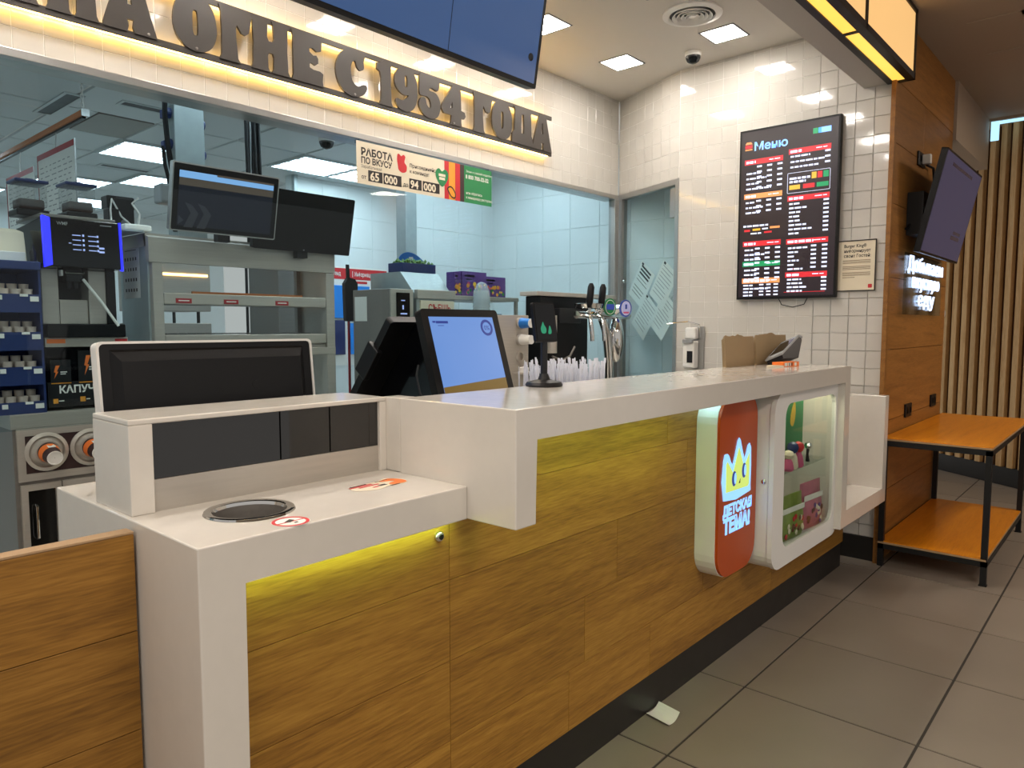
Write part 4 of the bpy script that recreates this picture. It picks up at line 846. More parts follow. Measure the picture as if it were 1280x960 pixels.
# coffee machine
cm = thing('coffee_machine', 'black and steel coffee machine with blue lit edges and bean hoppers', 'coffee machine', (1.12, 3.6, 1.352))
B('drip_tray', 'black', cm, .972, 1.275, 3.40, 3.78, 1.352, 1.408, .004)
B('column', 'steel', cm, .976, 1.040, 3.47, 3.78, 1.408, 1.64, .003); B('column', 'steel', cm, 1.155, 1.225, 3.47, 3.78, 1.408, 1.64, .003)
B('side_cover', 'black', cm, 1.225, 1.262, 3.46, 3.78, 1.408, 1.64, .003)
B('spout_recess', 'black', cm, 1.040, 1.155, 3.56, 3.78, 1.50, 1.64); B('lower_front', 'steel', cm, 1.043, 1.152, 3.475, 3.78, 1.408, 1.512, .003)
MB().box(1.065, 1.13, 3.45, 3.54, 1.585, 1.64, .005).tube([(1.085, 3.48, 1.60), (1.085, 3.48, 1.56)], .009, 8).tube([(1.11, 3.48, 1.60), (1.11, 3.48, 1.56)], .009, 8).build('spout', 'blackgloss', cm)
MB().tube([(1.06, 3.44, 1.625), (1.13, 3.44, 1.625)], .006, 8).build('spout_bar', 'chrome', cm); B('white_knob', 'white', cm, 1.042, 1.052, 3.44, 3.47, 1.61, 1.635, .003)
MB().tube([(1.125, 3.44, 1.60), (1.19, 3.42, 1.50), (1.245, 3.40, 1.40)], .006, 8).build('milk_hose', 'white', cm, True)
Th = fr((.974, 3.392, 1.645), (1, .0, 0), (0, .06, 1))
hd = MB(Th).box(0, .29, 0, .202, -.36, 0, .004).build('head', 'blackgloss', cm)
MB(Th).prism([(-.001, -.004), (.026, .006), (.026, .198), (-.001, .206)], -.02, .003).build('light_edge', 'edge', cm); MB(Th).prism([(.2905, -.002), (.2985, -.006), (.2985, .203), (.2905, .203)], -.02, .003).build('light_edge', 'edge', cm)
s_ = MB(Th).box(.075, .235, .045, .17, .0, .001).build('touch_screen', 'blackgloss', hd)
m = MB(Th)
for c in range(2):
    for r in range(4): m.box(.105+.06*c, .137+.06*c, .072+.02*r, .0755+.02*r, .0012, .0016).box(.143+.055*c, .150+.055*c, .070+.02*r, .079+.02*r, .0012, .0016)
m.box(.205, .226, .066, .074, .0012, .0016).box(.205, .226, .082, .090, .0012, .0016).box(.09, .10, .098, .101, .0012, .0016).build('display_print', 'scr_ui', s_)
MB(Th).text('WMF', .02, .05, .172, wide=.9, z=.0006, bold=.01).box(.215, .26, .182, .186, .0004, .0008).build('maker_mark', 'grey', hd)
B('top_cover', 'steeld', cm, .976, 1.262, 3.43, 3.77, 1.848, 1.862, .003)
for x, y in ((.985, 3.62), (1.15, 3.55)):
    h = MB().box(x-.055, x+.06, y-.06, y+.06, 1.9, 2.0, .012).build('bean_hopper', 'hopper', cm)
    B('beans', 'coffee', h, x-.045, x+.05, y-.05, y+.05, 1.892, 1.935, .008); B('hopper_base', 'black', h, x-.058, x+.063, y-.063, y+.063, 1.862, 1.89, .006)
    MB().box(x-.06, x+.065, y-.065, y+.065, 2.0, 2.014, .005).box(x-.01, x+.02, y-.02, y+.02, 2.014, 2.024, .003).build('hopper_lid', 'navy', h)
# navy condiment rack at the left edge
rk = thing('condiment_rack', 'navy plastic rack with tiers of small sauce cups', 'rack', (.72, 3.55, 1.045))
tiers = ((1.524, 1.62, 0), (1.372, 1.466, 1), (1.232, 1.32, 2), (1.09, 1.17, 3))
MB().box(.55, .958, 3.70, 3.72, 1.045, 1.66).box(.950, .958, 3.41, 3.70, 1.045, 1.66).build('back_and_side', 'navy', rk)
sn = None
for z, zt, k in tiers:
    tr_ = B('tray', 'navy', rk, .55, .95, 3.41, 3.70, z-.045, z-.035); 
    MB().prism([(.55, max(1.046, z-.07)), (.95, max(1.046, z-.07)), (.95, z+.004), (.55, z+.004)], 0, .012, T=fr((0, 3.412, 0), (1, 0, 0), (0, 0, 1))).build('tray_front', 'navy', rk)
    B('label', 'paper', rk, .915, .945, 3.397, 3.3995, z-.025, z-.005); B('label', 'paper', rk, .88, .908, 3.397, 3.3995, z-.006, z+.004); B('label', 'paper', rk, .80, .82, 3.397, 3.3995, z-.02, z-.002)
    for c in range(6):
        for row in range(2):
            x = .926-.042*c-(.0 if k % 2 else .006); y = 3.445+row*.05
            stack = 2 if (row == 1 or k != 0) else 1
            for q in range(2):
                zz = z-.034+.030*q+(.022 if row else .0)
                lab = 'small lidded paper sauce cup in the navy rack, '+('top', 'second', 'third', 'bottom')[k]+' tier from above'
                if sn is None:
                    sn = tag(MB(up(x, y, zz)).lathe([(.0165, 0), (.018, .026), (.0188, .0265), (.0188, .0295), (.001, .0295)], 12).build('sauce_cup', 'stone', None, True), lab, 'cup', 'sauce cups in the navy rack'); s0 = Vector((x, y, zz)); base = sn.location.copy()
                else:
                    c_ = sn.copy(); COL.objects.link(c_); c_.location = base+Vector((x, y, zz))-s0; c_['label'] = lab
B('top_tray', 'navy', rk, .55, .96, 3.40, 3.72, 1.625, 1.66, .004)
bs = thing('napkin_stack', 'leaning stacks of cream paper sleeves on top of the navy rack', 'paper stack', (.86, 3.55, 1.66))
for x, n_, lean in ((.895, 10, .22), (.80, 9, .2), (.70, 8, .2)):
    for k in range(n_):
        MB(fr((x-.045, 3.50+.012*k, 1.664), (1, 0, 0), (0, lean+.045*k, 1))).box(0, .088, 0, .125+.006*k, 0, .0025, .001, 1).build('sleeve', 'cream', bs)
B('holder', 'white', bs, .64, .925, 3.46, 3.49, 1.6605, 1.70, .003)
MB(up(.945, 3.44, 1.6605)).lathe([(.012, 0), (.013, .04), (.006, .05), (.004, .07)], 12).build('pump_bottle', 'dgrey', bs, True)
# holding cabinet
hc = thing('holding_cabinet', 'stainless pass through holding cabinet with lit shelves and two screens above', 'cabinet', (1.88, 3.6, 1.0))
B('side_wall', 'zinc', hc, 1.388, 1.398, 3.43, 3.74, 1.0, 1.815, .002); B('side_wall', 'steel', hc, 2.355, 2.37, 3.43, 3.74, 1.0, 1.78, .002)
B('post', 'steel', hc, 1.398, 1.446, KF+.002, 3.46, 1.0, 1.688, .004); B('post', 'steel', hc, 2.318, 2.372, KF+.002, 3.46, 1.0, 1.688, .004)
B('rear_post', 'steeld', hc, 1.40, 1.43, 3.71, 3.74, 1.0, 1.80); B('rear_post', 'steeld', hc, 2.33, 2.355, 3.71, 3.74, 1.0, 1.80)
MB().prism([(3.40, 1.69), (3.43, 1.69), (3.46, 1.82), (3.40, 1.80)], 1.385, 2.375, T=Matrix(((0, 0, 1, 0), (1, 0, 0, 0), (0, 1, 0, 0), (0, 0, 0, 1)))).box(1.385, 2.375, 3.43, 3.75, 1.76, 1.82).build('hood', 'steel', hc)
for x in (1.64, 1.87, 2.10): MB(up(x, 3.50, 1.758)).lathe([(.034, 0), (.03, -.012), (.001, -.02)], 16).build('heat_lamp', 'heat', hc, True)
for z, nm in ((1.535, 1), (1.34, 0)):
    f_ = B('shelf_front', 'steel', hc, 1.447, 2.316, 3.405, 3.42, z-.035, z+.018, .004); B('shelf_tray', 'steeld', hc, 1.44, 2.32, 3.42, 3.73, z-.03, z-.02)
    if nm:
        for x in (1.537, 1.77, 2.048): t_ = B('product_tag', 'dred', f_, x-.037, x+.037, 3.4025, 3.405, z-.028, z-.006); B('tag_print', 'paper', f_, x-.025, x+.025, 3.401, 3.4025, z-.019, z-.014)
        B('tray_edge', 'copper', hc, 1.60, 2.2, 3.45, 3.46, z-.02, z+.03)
    else:
        for k in range(18): B('wire', 'steeld', hc, 1.47+.045*k, 1.474+.045*k, 3.44, 3.72, z+.02, z+.024)
    B('base', 'steel', hc, 1.40, 2.36, 3.42, 3.74, 1.27, 1.30) if not nm else None
B('lower_plate', 'steel', hc, 1.388, 2.372, KF, 3.44, 1.245, 1.285, .003)
MB().box(1.42, 1.43, 3.42, 3.425, 1.31, 1.75).build('inner_edge', 'steel', hc)
# screens on it
def linescreen(nm, lab, x0, x1, z0, z1, yb, rim, content):
    t = thing(nm, lab, 'screen', ((x0+x1)/2, yb, z0)); T = fr((x0, yb, z0), (1, 0, 0), (0, -.22, 1)); w = x1-x0; h = (z1-z0)*1.025
    MB(T).prism(rrect(0, w, 0, h, .008, 3), -.03, -.001).build('housing', rim, t)
    s_ = MB(T).prism(rrect(.006, w-.006, .006, h-.006, .006, 3), -.001, .0).build('bezel', 'black', t)
    if content:
        q = MB(T).box(.03, w-.03, .025, h-.035, .0002, .001).build('screen', 'scr_dark', t)
        MB(T).rect(.03, w-.03, h-.065, h-.035, .0013).build('light_bar', 'scr_bar', q); MB(T).rect(.03, w-.03, h-.098, h-.066, .0013).build('sand_band', 'scr_sand', q)
        MB(T).rect(.2, w-.03, h-.042, h-.033, .0016).build('dark_strip', 'scr_sand', q)
        m = MB(T)
        for k in range(2): m.prism([(.06+.06*k, .02), (.10+.06*k, .02), (.125+.06*k, .085), (.095+.06*k, .12), (.06+.06*k, .13), (.09+.06*k, .085)], .0011, .0014)
        m.prism([(.035, .03), (.035, .07), (.06, .05)], .0011, .0014); m.build('chevrons', pmat('grey chevron', '3c3d46', .4), q)
    else:
        MB(T).box(w/2-.004, w/2+.004, .008, .013, .0002, .001).build('maker_mark', 'grey', t)
    MB().box((x0+x1)/2-.03, (x0+x1)/2+.03, yb+.01, yb+.05, z0-.03, z0+.1).build('bracket', 'black', t)
linescreen('kitchen_screen', 'silver rimmed kitchen screen with a light blue bar above the holding cabinet', 1.437, 1.953, 1.826, 2.12, 3.30, 'alu', True)
linescreen('kitchen_screen', 'plain black switched off kitchen screen above the holding cabinet', 1.86, 2.434, 1.785, 2.08, 3.348, 'black', False)
# clutter on the cabinet top
rt = thing('network_box', 'black boxes with white cables beside the screen on top of the holding cabinet', 'electronics', (1.33, 3.6, 1.82))
B('shelf_plate', 'zinc', rt, 1.275, 1.384, 3.44, 3.75, 1.822, 1.83)
MB().box(1.28, 1.325, 3.55, 3.62, 1.83, 1.93, .004).box(1.33, 1.41, 3.60, 3.68, 1.83, 1.99, .006).box(1.30, 1.42, 3.62, 3.7, 1.94, 2.0, .006).build('boxes', 'black', rt)
MB(front(1.365, 3.598, 1.875)).lathe([(.018, 0), (.018, .004), (.004, .005)], 16).build('round_socket', 'grey', rt)
MB().tube([(1.285, 3.54, 1.84), (1.28, 3.53, 1.92), (1.29, 3.54, 1.97), (1.34, 3.57, 1.90), (1.40, 3.57, 1.85)], .004, 6).tube([(1.41, 3.58, 1.84), (1.425, 3.58, 1.92), (1.40, 3.6, 1.97), (1.43, 3.6, 2.0)], .005, 6).build('cable', 'white', rt, True)
B('paper_roll', 'paper', rt, 1.31, 1.43, 3.46, 3.52, 1.83, 1.858, .008)
cal = thing('calendar_sheet', 'white printed calendar sheet on the side of the holding cabinet', 'paper', (1.386, 3.6, 1.52))
Tcal = west(1.3865, 3.70, 1.53)
MB(Tcal).box(0, .19, 0, .265, 0, .0006).build('sheet', 'paper', cal)
m = MB(Tcal).rect(.04, .15, .235, .245, .001)
for r in range(4):
    for c in range(5): m.rect(.025+.03*c, .04+.03*c, .03+.048*r, .045+.048*r, .001)
m.rect(.03, .16, .22, .223, .001); m.build('print', 'ink', cal); MB(Tcal).rect(.02, .17, .252, .258, .001).build('red_line', 'red', cal)
# ceiling hung things
dk = thing('cable_duct', 'galvanised ceiling duct column with blue plugs on its side', 'duct', (1.83, 3.9, 1.9))
B('duct', 'zinc', dk, 1.745, 1.905, 3.90, 4.02, 1.83, 2.83, .004)
for z in (2.52, 2.36):
    MB().tube([(1.745, 3.95, z), (1.72, 3.95, z)], .028, 14).box(1.70, 1.722, 3.93, 3.97, z-.035, z+.01, .004).build('plug', 'navy', dk); MB().tube([(1.905, 3.95, z-.03), (1.925, 3.95, z-.03)], .025, 14).build('plug', 'navy', dk)
MB().tube([(1.715, 3.93, 2.66), (1.71, 3.93, 2.5), (1.72, 3.93, 2.35), (1.735, 3.92, 2.2), (1.74, 3.92, 1.9)], .014, 8).tube([(1.70, 3.94, 2.34), (1.70, 3.93, 2.25), (1.725, 3.92, 2.12)], .010, 8).build('cable', 'black', dk, True)
B('grey_box', 'grey', dk, 1.655, 1.735, 3.88, 3.98, 2.04, 2.14, .012)
cb = thing('cable_bundle', 'thick bundle of black cables hanging from the kitchen ceiling', 'cables', (2.19, 3.9, 1.9))
for k in range(7):
    x = 2.145+.014*k; MB().tube([(x, 3.9+.01*(k % 3), 2.83), (x+random.uniform(-.006, .006), 3.9+.01*(k % 2), 2.5), (x+random.uniform(-.006, .006), 3.9, 2.2), (x, 3.9, 1.84)], .010 if k != 2 else .004, 8).build('cable', 'black' if k != 2 else 'grey', cb, True)
rl = thing('order_rail', 'copper coloured rail hanging on a chain from the kitchen ceiling', 'rail', (1.61, 5.6, 2.64))
MB().box(1.59, 1.63, 4.76, 7.6, 2.63, 2.665, .006).build('rail', 'copper', rl); B('under_strip', 'black', rl, 1.60, 1.62, 4.78, 7.58, 2.618, 2.63)
for k in range(7): MB(fr((1.61, 4.80, 2.675+.024*k), (1, 0, 0) if k % 2 else (0, 1, 0), (0, 0, 1))).shape([rrect(-.009, .009, -.016, .016, .008, 4), rrect(-.005, .005, -.011, .011, .005, 4)], .004).build('chain_link', 'white', rl)
B('hook', 'white', rl, 1.60, 1.66, 4.79, 4.81, 2.824, 2.828); B('end_cap', 'alu', rl, 1.588, 1.632, 4.752, 4.76, 2.626, 2.668)
def menusheet(lab, y0, y1, z0, z1):
    t = thing('menu_sheet', lab, 'poster', (1.61, (y0+y1)/2, z0)); T = west(1.60, y1, z0); w = y1-y0; h = z1-z0
    MB(T).box(0, w, 0, h, -.004, 0).build('sheet', 'paper', t); MB(T).box(-.01, w+.004, h-.03, h+.005, -.006, .002).box(-.012, 0, 0, h, -.006, .002).build('red_border', 'dred', t)
    m = MB(T)
    for r in range(18):
        x = .04
        while x < w-.06:
            l = random.uniform(.03, .09); m.rect(x, min(x+l, w-.02), h-.09-r*.032, h-.083-r*.032, .0006); x += l+random.uniform(.02, .05)
    m.build('print', 'grey', t); MB(T).box(w, w+.008, -.02, h+.01, -.004, .003).build('clip_strip', 'alu', t)
    MB(T).tube([(w*.5, h, -.003), (w*.5, 2.617-z0, -.01)], .003, 6).build('hanger', 'alu', t)
menusheet('larger hanging white menu sheet with red border under the kitchen rail', 4.93, 5.62, 1.90, 2.52)
menusheet('second hanging white menu sheet at the left edge under the kitchen rail', 5.72, 6.34, 1.90, 2.47)
# job poster on the glass
jp = thing('job_poster', 'long cream and green job poster stuck under the lit metal sign', 'poster', (2.9, 3.2, 2.155))
Tj = front(2.383, 3.199, 2.156)
MB(Tj).rect(0, .635, 0, .222).build('sheet', 'cream', jp)
MB(Tj).rect(.80, 1.045, 0, .222).build('green_panel', 'green', jp)
MB(Tj).rect(.635, .672, 0, .222).rect(.724, .765, 0, .222).build('red_stripes', 'red', jp); MB(Tj).rect(.672, .724, 0, .222).build('amber_stripe', 'dorange', jp); MB(Tj).rect(.765, .80, 0, .222).build('brown_stripe', 'brown', jp)
m = MB(Tj).text('РАБОТА', .052, .028, .152, bold=.035, z=.001, wide=1.02).text('ПО ВКУСУ', .045, .028, .110, bold=.03, z=.001, wide=.92).text('Зарабатывай', .022, .028, .086, z=.001).text('от', .03, .03, .028, z=.001, bold=.015).text('до', .03, .318, .028, z=.001, bold=.015).text('Присоединяйся', .028, .365, .140, z=.001, bold=.01).text('к команде!', .028, .365, .108, z=.001, bold=.01)
m.rect(.075, .172, .02, .078, .0008).rect(.178, .305, .02, .078, .0008).rect(.362, .455, .02, .078, .0008).rect(.463, .595, .02, .078, .0008); m.build('dark_print', 'ink', jp)
MB(Tj).text('65', .06, .087, .027, z=.0014, bold=.03, wide=1.05).text('000', .06, .185, .027, z=.0014, bold=.03, wide=1.0).text('94', .06, .370, .027, z=.0014, bold=.03, wide=1.0).text('000', .06, .470, .027, z=.0014, bold=.03, wide=1.05).build('figures', 'cream', jp)
MB(Tj).shape([smoothp([(.275, .165), (.278, .195), (.29, .2), (.305, .19), (.32, .2), (.335, .19), (.328, .16), (.345, .14), (.34, .11), (.31, .10), (.285, .115), (.28, .14)], 3)], .0004, T=Matrix.Translation((0, 0, .0008))).build('red_hand_print', 'red', jp)
hr = [(.615, .065), (.57, .11), (.565, .15), (.59, .17), (.615, .155), (.64, .17), (.665, .15), (.66, .11)]
hh_ = MB(Tj).shape([smoothp(hr, 3)], .0004, T=Matrix.Translation((0, 0, .0012))).build('green_heart', 'green', jp)
MB(Tj).box(.588, .642, .125, .14, .0018, .002).box(.592, .638, .105, .12, .0018, .002).build('heart_print', 'cream', hh_)
MB(Tj).shape([smoothp([(.66, .07), (.66, .05), (.69, .015), (.72, .01), (.728, .03), (.72, .055), (.69, .08)], 3)], .0004, T=Matrix.Translation((0, 0, .0012))).build('burger_print', 'ink', jp)
MB(Tj).shape([smoothp([(.668, .066), (.668, .052), (.692, .022), (.716, .018), (.72, .032), (.712, .05), (.69, .07)], 3)], .0004, T=Matrix.Translation((0, 0, .0018))).build('burger_fill', 'dorange', jp)
MB(Tj).text('Звони и узнавай подробно', .018, .815, .183, z=.001).text('8 800 700-32-32', .033, .812, .145, z=.001, bold=.025, wide=.92).text('или обратись', .022, .815, .052, z=.001, bold=.008).text('к менеджеру ресторана', .022, .815, .025, z=.001, bold=.008, wide=.9).build('white_print', 'paper', jp)
MB().box(2.40, 2.405, 3.2, 3.236, 2.37, 2.39).box(3.40, 3.405, 3.2, 3.236, 2.37, 2.39).build('clip', 'clear', jp)
# information stand on the far wall
ist = thing('information_stand', 'white wall stand with a red heading strip and bright blue folders', 'notice board', (4.5, 6.16, 1.0))
Ti = front(0, 6.19, 0)
MB(Ti).box(3.9, 4.98, 1.0, 2.0, -.004, 0).build('board', 'paper', ist)
MB(Ti).box(3.9, 4.98, 1.875, 1.985, 0, .003).box(4.05, 4.28, 1.835, 1.86, 0, .003).box(4.55, 4.72, 1.835, 1.86, 0, .003).box(4.8, 4.95, 1.835, 1.86, 0, .003).build('red_strip', 'red', ist)
MB(Ti).text('Информационный стенд', .062, 4.56, 1.91, z=.004, wide=.62, bold=.012).text('ный стенд', .062, 4.20, 1.91, z=.004, wide=.62, bold=.012).box(4.535, 4.54, 1.90, 1.96, .003, .004).build('heading', 'paper', ist)
for a, b, c, d in ((4.15, 4.42, 1.48, 1.81), (4.48, 4.735, 1.46, 1.81), (4.48, 4.735, 1.11, 1.43)): B('folder', 'skyblue', ist, a, b, 6.165, 6.185, c, d, .004)
B('dark_folder', 'navy', ist, 4.16, 4.42, 6.165, 6.185, 1.11, 1.46, .004)
bt = thing('floor_brush', 'black brush head on a thin red pole standing upright before the blue folders', 'brush', (2.82, 3.86, 0))
MB(front(2.82, 3.86, 1.43)).prism([(-.045, .01), (-.035, 0), (.035, .0), (.045, .02), (.05, .24), (.03, .27), (-.02, .28), (-.05, .24)], -.03, 0).prism([(-.03, .27), (-.01, .27), (-.015, .36), (-.032, .36)], -.015, 0).build('body', 'black', bt)
MB(front(2.82, 3.86, 1.43)).box(-.02, -.008, -1.43, 0, -.022, -.01).build('pole', 'dred', bt)
# oven, pie box, trays, boxes
ov = thing('bun_oven', 'tall grey steel oven with a narrow black control panel', 'oven', (2.84, 3.6, .9))
B('body', 'steeld', ov, 2.757, 2.93, KF, 3.76, 0, 1.622, .003); B('front_frame', 'steel', ov, 2.757, 2.93, KF-.012, KF, .95, 1.622, .003)
p_ = B('control_panel', 'blackgloss', ov, 2.795, 2.90, KF-.016, KF-.012, 1.36, 1.60, .002)
MB(front(0, KF-.0165, 0)).box(2.84, 2.85, 1.50, 1.525, 0, .0006).box(2.825, 2.875, 1.47, 1.478, 0, .0006).box(2.83, 2.86, 1.55, 1.556, 0, .0006).build('display_print', 'scr_ui', p_)
To_ = west(2.7565, 3.60, 1.45)
MB(To_).box(-.14, -.02, -.02, .13, 0, .001).build('sheet', 'paper', ov)
ps = thing('pie_warmer', 'steel pie warmer with a sloping lid and red lettered front', 'food warmer', (3.1, 3.6, .95))
Mx = Matrix(((0, 0, 1, 0), (1, 0, 0, 0), (0, 1, 0, 0), (0, 0, 0, 1)))
MB().prism([(3.40, 0), (3.40, 1.58), (3.55, 1.74), (3.85, 1.74), (3.85, 0)], 2.965, 3.285, T=Mx).build('body', 'zinc', ps)
B('lid_edge', 'steel', ps, 2.963, 3.287, 3.385, 3.42, 1.568, 1.625, .004)
f_ = B('front_sign', 'cream', ps, 2.99, 3.275, 3.388, 3.40, 1.385, 1.558, .002)
MB(front(0, 3.3872, 0)).text('СЪЕШЬ', .060, 3.050, 1.492, bold=.02, wide=.86).text('ПИРОЖОК', .056, 3.004, 1.422, bold=.02, wide=.88).build('lettering', 'red', f_)
bd = thing('promo_basket', 'blue cardboard display with a rounded back and green sweets on the pie warmer', 'display stand', (3.14, 3.6, 1.74))
MB(fr((3.13, 3.77, 1.752), (1, -.25, 0), (0, 0, 1))).shape([smoothp([(0, .0), (.0, .09), (.05, .135), (.12, .13), (.19, .08), (.21, .02), (.12, .0)], 4)], .006).build('rounded_back', 'blue', bd)
MB(fr((3.13, 3.762, 1.752), (1, -.25, 0), (0, 0, 1))).box(.06, .12, .075, .083, .0, .001).box(.07, .11, .062, .068, 0, .001).box(.075, .105, .09, .108, 0, .001).build('white_print', 'paper', bd)
B('tray', 'navy', bd, 2.99, 3.275, 3.56, 3.70, 1.742, 1.80, .003); B('foot', 'black', bd, 3.05, 3.24, 3.58, 3.68, 1.74, 1.742)
m = MB()
for k in range(60): m.lathe([(.001, -.012), (.012, 0), (.001, .014)], 6, T=up(3.005+random.random()*.255, 3.575+random.random()*.11, 1.80+random.random()*.02))
m.build('wrapped_sweets', pmat('green yellow wrappers', '5f8a34', .4, var=.8, scale=60), bd, kind='stuff')
def toybox(lab, x0, x1, y, z0, z1, mm):
    t = thing('toy_box', lab, 'box', ((x0+x1)/2, y, z0), 'printed purple boxes behind the till')
    B('carton', 'purple', t, x0, x1, y, y+.08, z0, z1, .002)
    m = MB(front(0, y-.0005, 0)); w = x1-x0; h = z1-z0
    for q, m2 in enumerate((mm, 'pink', 'green', 'yellow', 'dorange')):
        m = MB(front(0, y-.0005, 0))
        for k in range(4): m.shape([circ(x0+w*random.uniform(.12, .88), z0+h*random.uniform(.12, .52), h*random.uniform(.05, .10), 9)], .0004, T=Matrix.Translation((0, 0, .0006*k+.0025*q)))
        m.build('picture_print', m2, t, kind='stuff'); MB(front(0, y-.0008, 0)).rect(x0+w*.1, x0+w*.5, z0+h*.78, z0+h*.86).rect(x0+w*.15, x0+w*.4, z0+h*.66, z0+h*.7).build('title_print', 'paper', t)
ks = thing('kitchen_bench', 'steel bench behind the till with trays and boxes on it', 'bench', (3.5, 3.6, .9))
B('top', 'steel', ks, 3.29, 3.95, 3.42, 3.82, 1.572, 1.60, .003); B('post', 'steel', ks, 3.29, 3.31, 3.43, 3.45, 0, 1.572); B('post', 'steel', ks, 3.93, 3.95, 3.43, 3.45, 0, 1.572); B('lower_top', 'steel', ks, 3.29, 3.95, 3.28, 3.82, 1.40, 1.42, .003)
toybox('narrow purple printed box at the pie warmer end of the row', 3.36, 3.417, 3.47, 1.60, 1.758, 'yellow')
toybox('wide purple box with a pink picture in the middle of the row', 3.422, 3.655, 3.46, 1.60, 1.765, 'pink')
toybox('purple box with small orange figures at the far end of the row', 3.67, 3.895, 3.50, 1.602, 1.745, 'orange')
def tray(lab, x0, x1, z, mm, nn):
    t = thing('food_tray', lab, 'tray', ((x0+x1)/2, 3.5, z))
    MB(up(0, 0, z)).shape([rrect(x0, x1, 3.44, 3.60, .015, 3), rrect(x0+.004, x1-.004, 3.444, 3.596, .012, 3)], .065).box(x0+.004, x1-.004, 3.444, 3.596, 0, .004).build('container', 'clear', t)
    m = MB()
    for k in range(nn): m.lathe([(.001, -.016), (.016, -.006), (.014, .01), (.001, .016)], 8, T=up(x0+.025+random.random()*(x1-x0-.05), 3.465+random.random()*.1, z+.022+random.random()*.03))
    m.build('contents', mm, t, True, kind='stuff')
tray('clear tub of small orange pastries beside the stack of clear cups', 3.31, 3.42, 1.42, 'dorange', 14)
tray('clear tub of yellow and green sweets by the beverage machine', 3.56, 3.80, 1.42, pmat('mixed sweets', 'b59a2c', .4, var=.9, scale=90), 50)
cs = thing('cup_stack', 'tall stack of clear domed plastic cups behind the till', 'cups', (3.50, 3.36, 1.42))
for k in range(7): MB(up(3.50, 3.36, 1.4205+.026*k)).lathe([(.060, 0), (.048, .085), (.046, .085), (.058, 0)] if k < 6 else [(.060, 0), (.056, .05), (.035, .10), (.01, .115), (.001, .116)], 20, cap=False).build('cup', 'frost', cs, True)
# beverage machine with cup tubes
bv = thing('beverage_machine', 'steel beverage machine with a column of cup tubes behind the till', 'drinks machine', (3.5, 3.1, .96))
B('cabinet', 'steel', bv, 3.16, 3.56, 3.0, 3.19, .97, 1.468, .004)
for z, mm in ((1.418, 'blue'), (1.315, 'white'), (1.205, 'steel')):
    tu = MB(fr((3.47, 3.0, z), (1, 0, 0), (0, 0, 1))).lathe([(.036, 0), (.038, .018), (.032, .022)] if mm != 'steel' else [(.036, 0), (.038, .012), (.026, .014), (.024, .002)], 20, cap=mm != 'steel').build('tube_collar', 'steel', bv, True)
    if mm != 'steel':
        cu = MB(fr((3.47, 2.98, z), (1, 0, 0), (0, 0, 1))).lathe([(.034, 0), (.027, .075), (.0275, .078)], 20).build('cup', mm, tu, True); MB(fr((3.47, 2.98, z), (1, 0, 0), (0, 0, 1))).lathe([(.028, .074), (.0285, .0795), (.025, .0795)], 20).build('cup_rim', 'white', tu, True)
B('lower_shelf', 'steel', bv, 3.4, 3.6, 2.9, 3.0, 1.10, 1.11); MB(up(3.46, 2.95, 1.11)).lathe([(.03, 0), (.03, .03), (.01, .035)], 14).build('lid', 'white', bv)
wb_ = thing('drinks_bench', 'steel drinks bench under the glass screen', 'bench', (3.9, 3.0, .9))
B('top', 'steel', wb_, 3.1, 4.75, 2.62, 3.19, .93, .97, .003); B('cabinet', 'steeld', wb_, 3.1, 4.72, 2.66, 3.18, .05, .93)
# dark juice machine
jm = thing('juice_machine', 'black drinks dispenser with an orange banded cylinder behind the pole terminal', 'drinks machine', (3.9, 3.1, .97))
B('body', 'black', jm, 3.74, 4.28, 3.05, 3.18, .97, 1.60, .006); B('top_plate', 'steel', jm, 3.68, 4.62, 3.03, 3.18, 1.60, 1.628, .003)
MB(up(3.80, 3.0, 1.22)).lathe([(.035, 0), (.035, .25)], 20).build('cylinder', 'steel', jm, True); MB(up(3.80, 3.0, 1.33)).lathe([(.0355, 0), (.0355, .03)], 20, cap=False).build('orange_band', 'orange', jm, True)
B('drip_tray', 'steel', jm, 3.74, 3.9, 2.86, 3.05, .97, 1.0, .003); MB().tube([(3.78, 2.98, 1.20), (3.86, 2.96, 1.17), (3.94, 2.95, 1.20), (3.99, 2.95, 1.26)], .007, 8).build('hose', 'steeld', jm, True)
B('nozzle_block', 'dgrey', jm, 3.86, 4.1, 2.98, 3.05, 1.42, 1.52, .004)
# tap tower
tt = thing('tap_tower', 'chrome drinks tap tower with two black handles and two round badges', 'tap tower', (4.3, 2.9, .97))
MB().tube([(4.36, 2.92, .974), (4.365, 2.92, 1.15), (4.33, 2.92, 1.35), (4.27, 2.92, 1.45)], [.03, .034, .034, .03], 16).build('curved_column', 'chrome', tt, True)
MB(up(4.42, 2.90, 1.14)).lathe([(.012, 0), (.04, .03), (.058, .12), (.056, .22), (.036, .30), (.015, .33)], 24).build('polished_pillar', 'chrome', tt, True)
MB().tube([(3.94, 2.90, 1.475), (4.58, 2.90, 1.475)], .026, 14).build('manifold', 'chrome', tt, True)
MB(up(4.08, 2.90, 1.49)).lathe([(.09, .03), (.10, .06), (.09, .065), (.08, .035)], 24, cap=False).build('drip_ring', 'chrome', tt, True)
for x in (4.06, 4.20):
    MB().tube([(x-.07, 2.83, 1.49), (x-.075, 2.83, 1.53)], .012, 10).tube([(x-.06, 2.86, 1.47), (x-.075, 2.82, 1.46), (x-.08, 2.80, 1.36), (x-.075, 2.80, 1.30)], .014, 10).build('spout', 'chrome', tt, True)
    MB().tube([(x-.075, 2.83, 1.52), (x-.07, 2.83, 1.56), (x-.06, 2.825, 1.66), (x-.06, 2.825, 1.685)], [.012, .024, .023, .012], 12).build('tap_handle', 'black', tt, True)
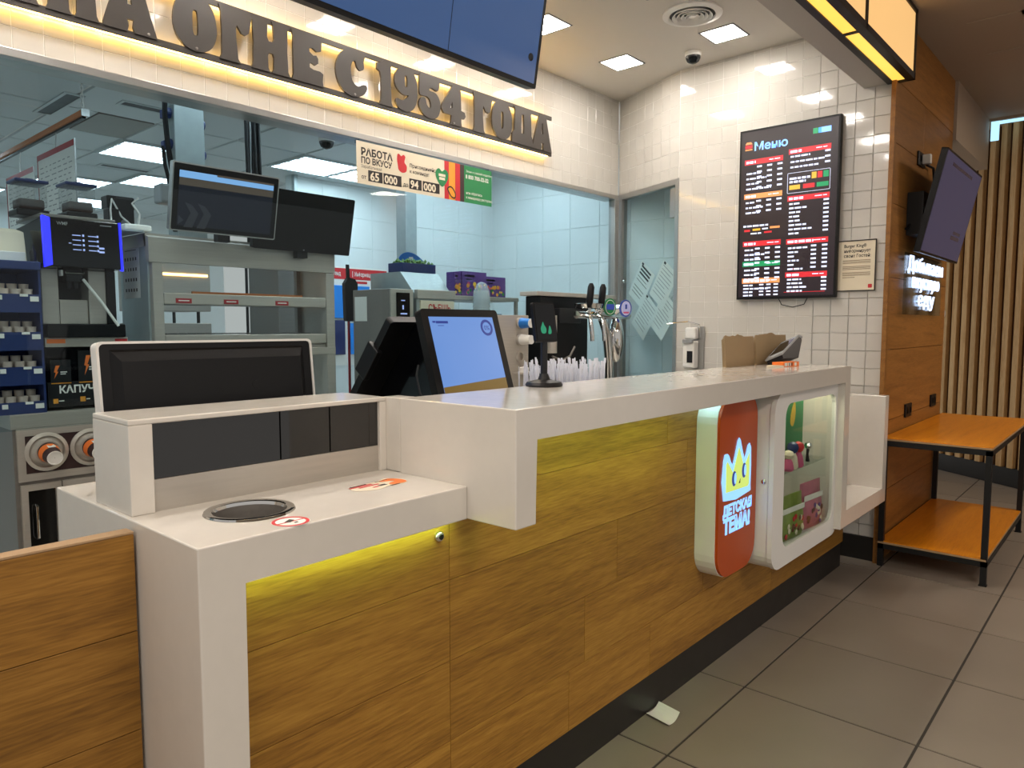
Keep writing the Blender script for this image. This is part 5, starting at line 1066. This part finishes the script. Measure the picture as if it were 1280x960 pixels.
def badge(x, z, rim, inner):
    T = fr((x, 2.82, z), (.9, -.43, 0), (0, 0, 1))
    MB().tube([(x-.02, 2.90, z-.03), (x-.012, 2.87, z), (x-.002, 2.826, z)], .032, 14).build('badge_barrel', 'chrome', tt, True)
    b_ = MB(T).shape([circ(0, 0, .048, 28, .060)], .012).build('badge', rim, tt); MB(T).shape([circ(0, 0, .038, 28, .05)], .001, T=Matrix.Translation((0, 0, .0125))).build('badge_ring', 'paper', b_)
    MB(T).shape([circ(0, 0, .034, 28, .045)], .001, T=Matrix.Translation((0, 0, .0137))).build('badge_face', inner, b_)
    return T, b_
T1, b1 = badge(4.21, 1.53, 'green', 'green'); MB(T1).box(-.03, .03, -.018, .02, .0149, .0156).build('badge_title', 'scr_ink', b1)
T2, b2 = badge(4.41, 1.525, 'scr_ink', pmat('lilac badge print', 'c3c6ee', .4)); MB(T2).prism([(-.02, -.036), (.02, -.036), (.024, -.024), (-.024, -.024)], .0149, .0156).build('badge_tag', 'pink', b2); MB(T2).box(-.008, .008, -.005, .028, .0149, .0156).build('badge_title', 'scr_ink', b2)
# things seen through the holding cabinet
wr_ = thing('wire_rack', 'dark green wire shelf rack seen through the holding cabinet', 'rack', (2.9, 5.4, 1.0))
for x in (2.45, 3.05):
    for y in (5.2, 5.6): MB().tube([(x, y, 0), (x, y, 2.0)], .012, 8).build('post', 'dgrey', wr_)
for z in (1.3, 1.62):
    m = MB()
    for k in range(9): m.tube([(2.45, 5.2+.05*k, z), (3.05, 5.2+.05*k, z)], .005, 6)
    m.tube([(2.45, 5.2, z-.03), (3.05, 5.2, z-.03)], .006, 6); m.build('wire_shelf', pmat('dark green wire', '23463f', .4), wr_)
gp = thing('fryer_station', 'steel fryer station with a warm lit hood seen through the holding cabinet', 'fryer', (2.2, 5.0, 0))
B('body', 'steel', gp, 1.95, 2.40, 4.9, 5.3, 0, 1.42, .004); B('hood', 'steel', gp, 1.95, 2.40, 4.9, 5.3, 1.50, 1.95, .004); B('lit_strip', 'heat', gp, 2.0, 2.38, 4.893, 4.899, 1.735, 1.75)
B('side_unit', 'steeld', gp, 2.74, 3.08, 4.6, 5.0, 0, 1.95, .004)
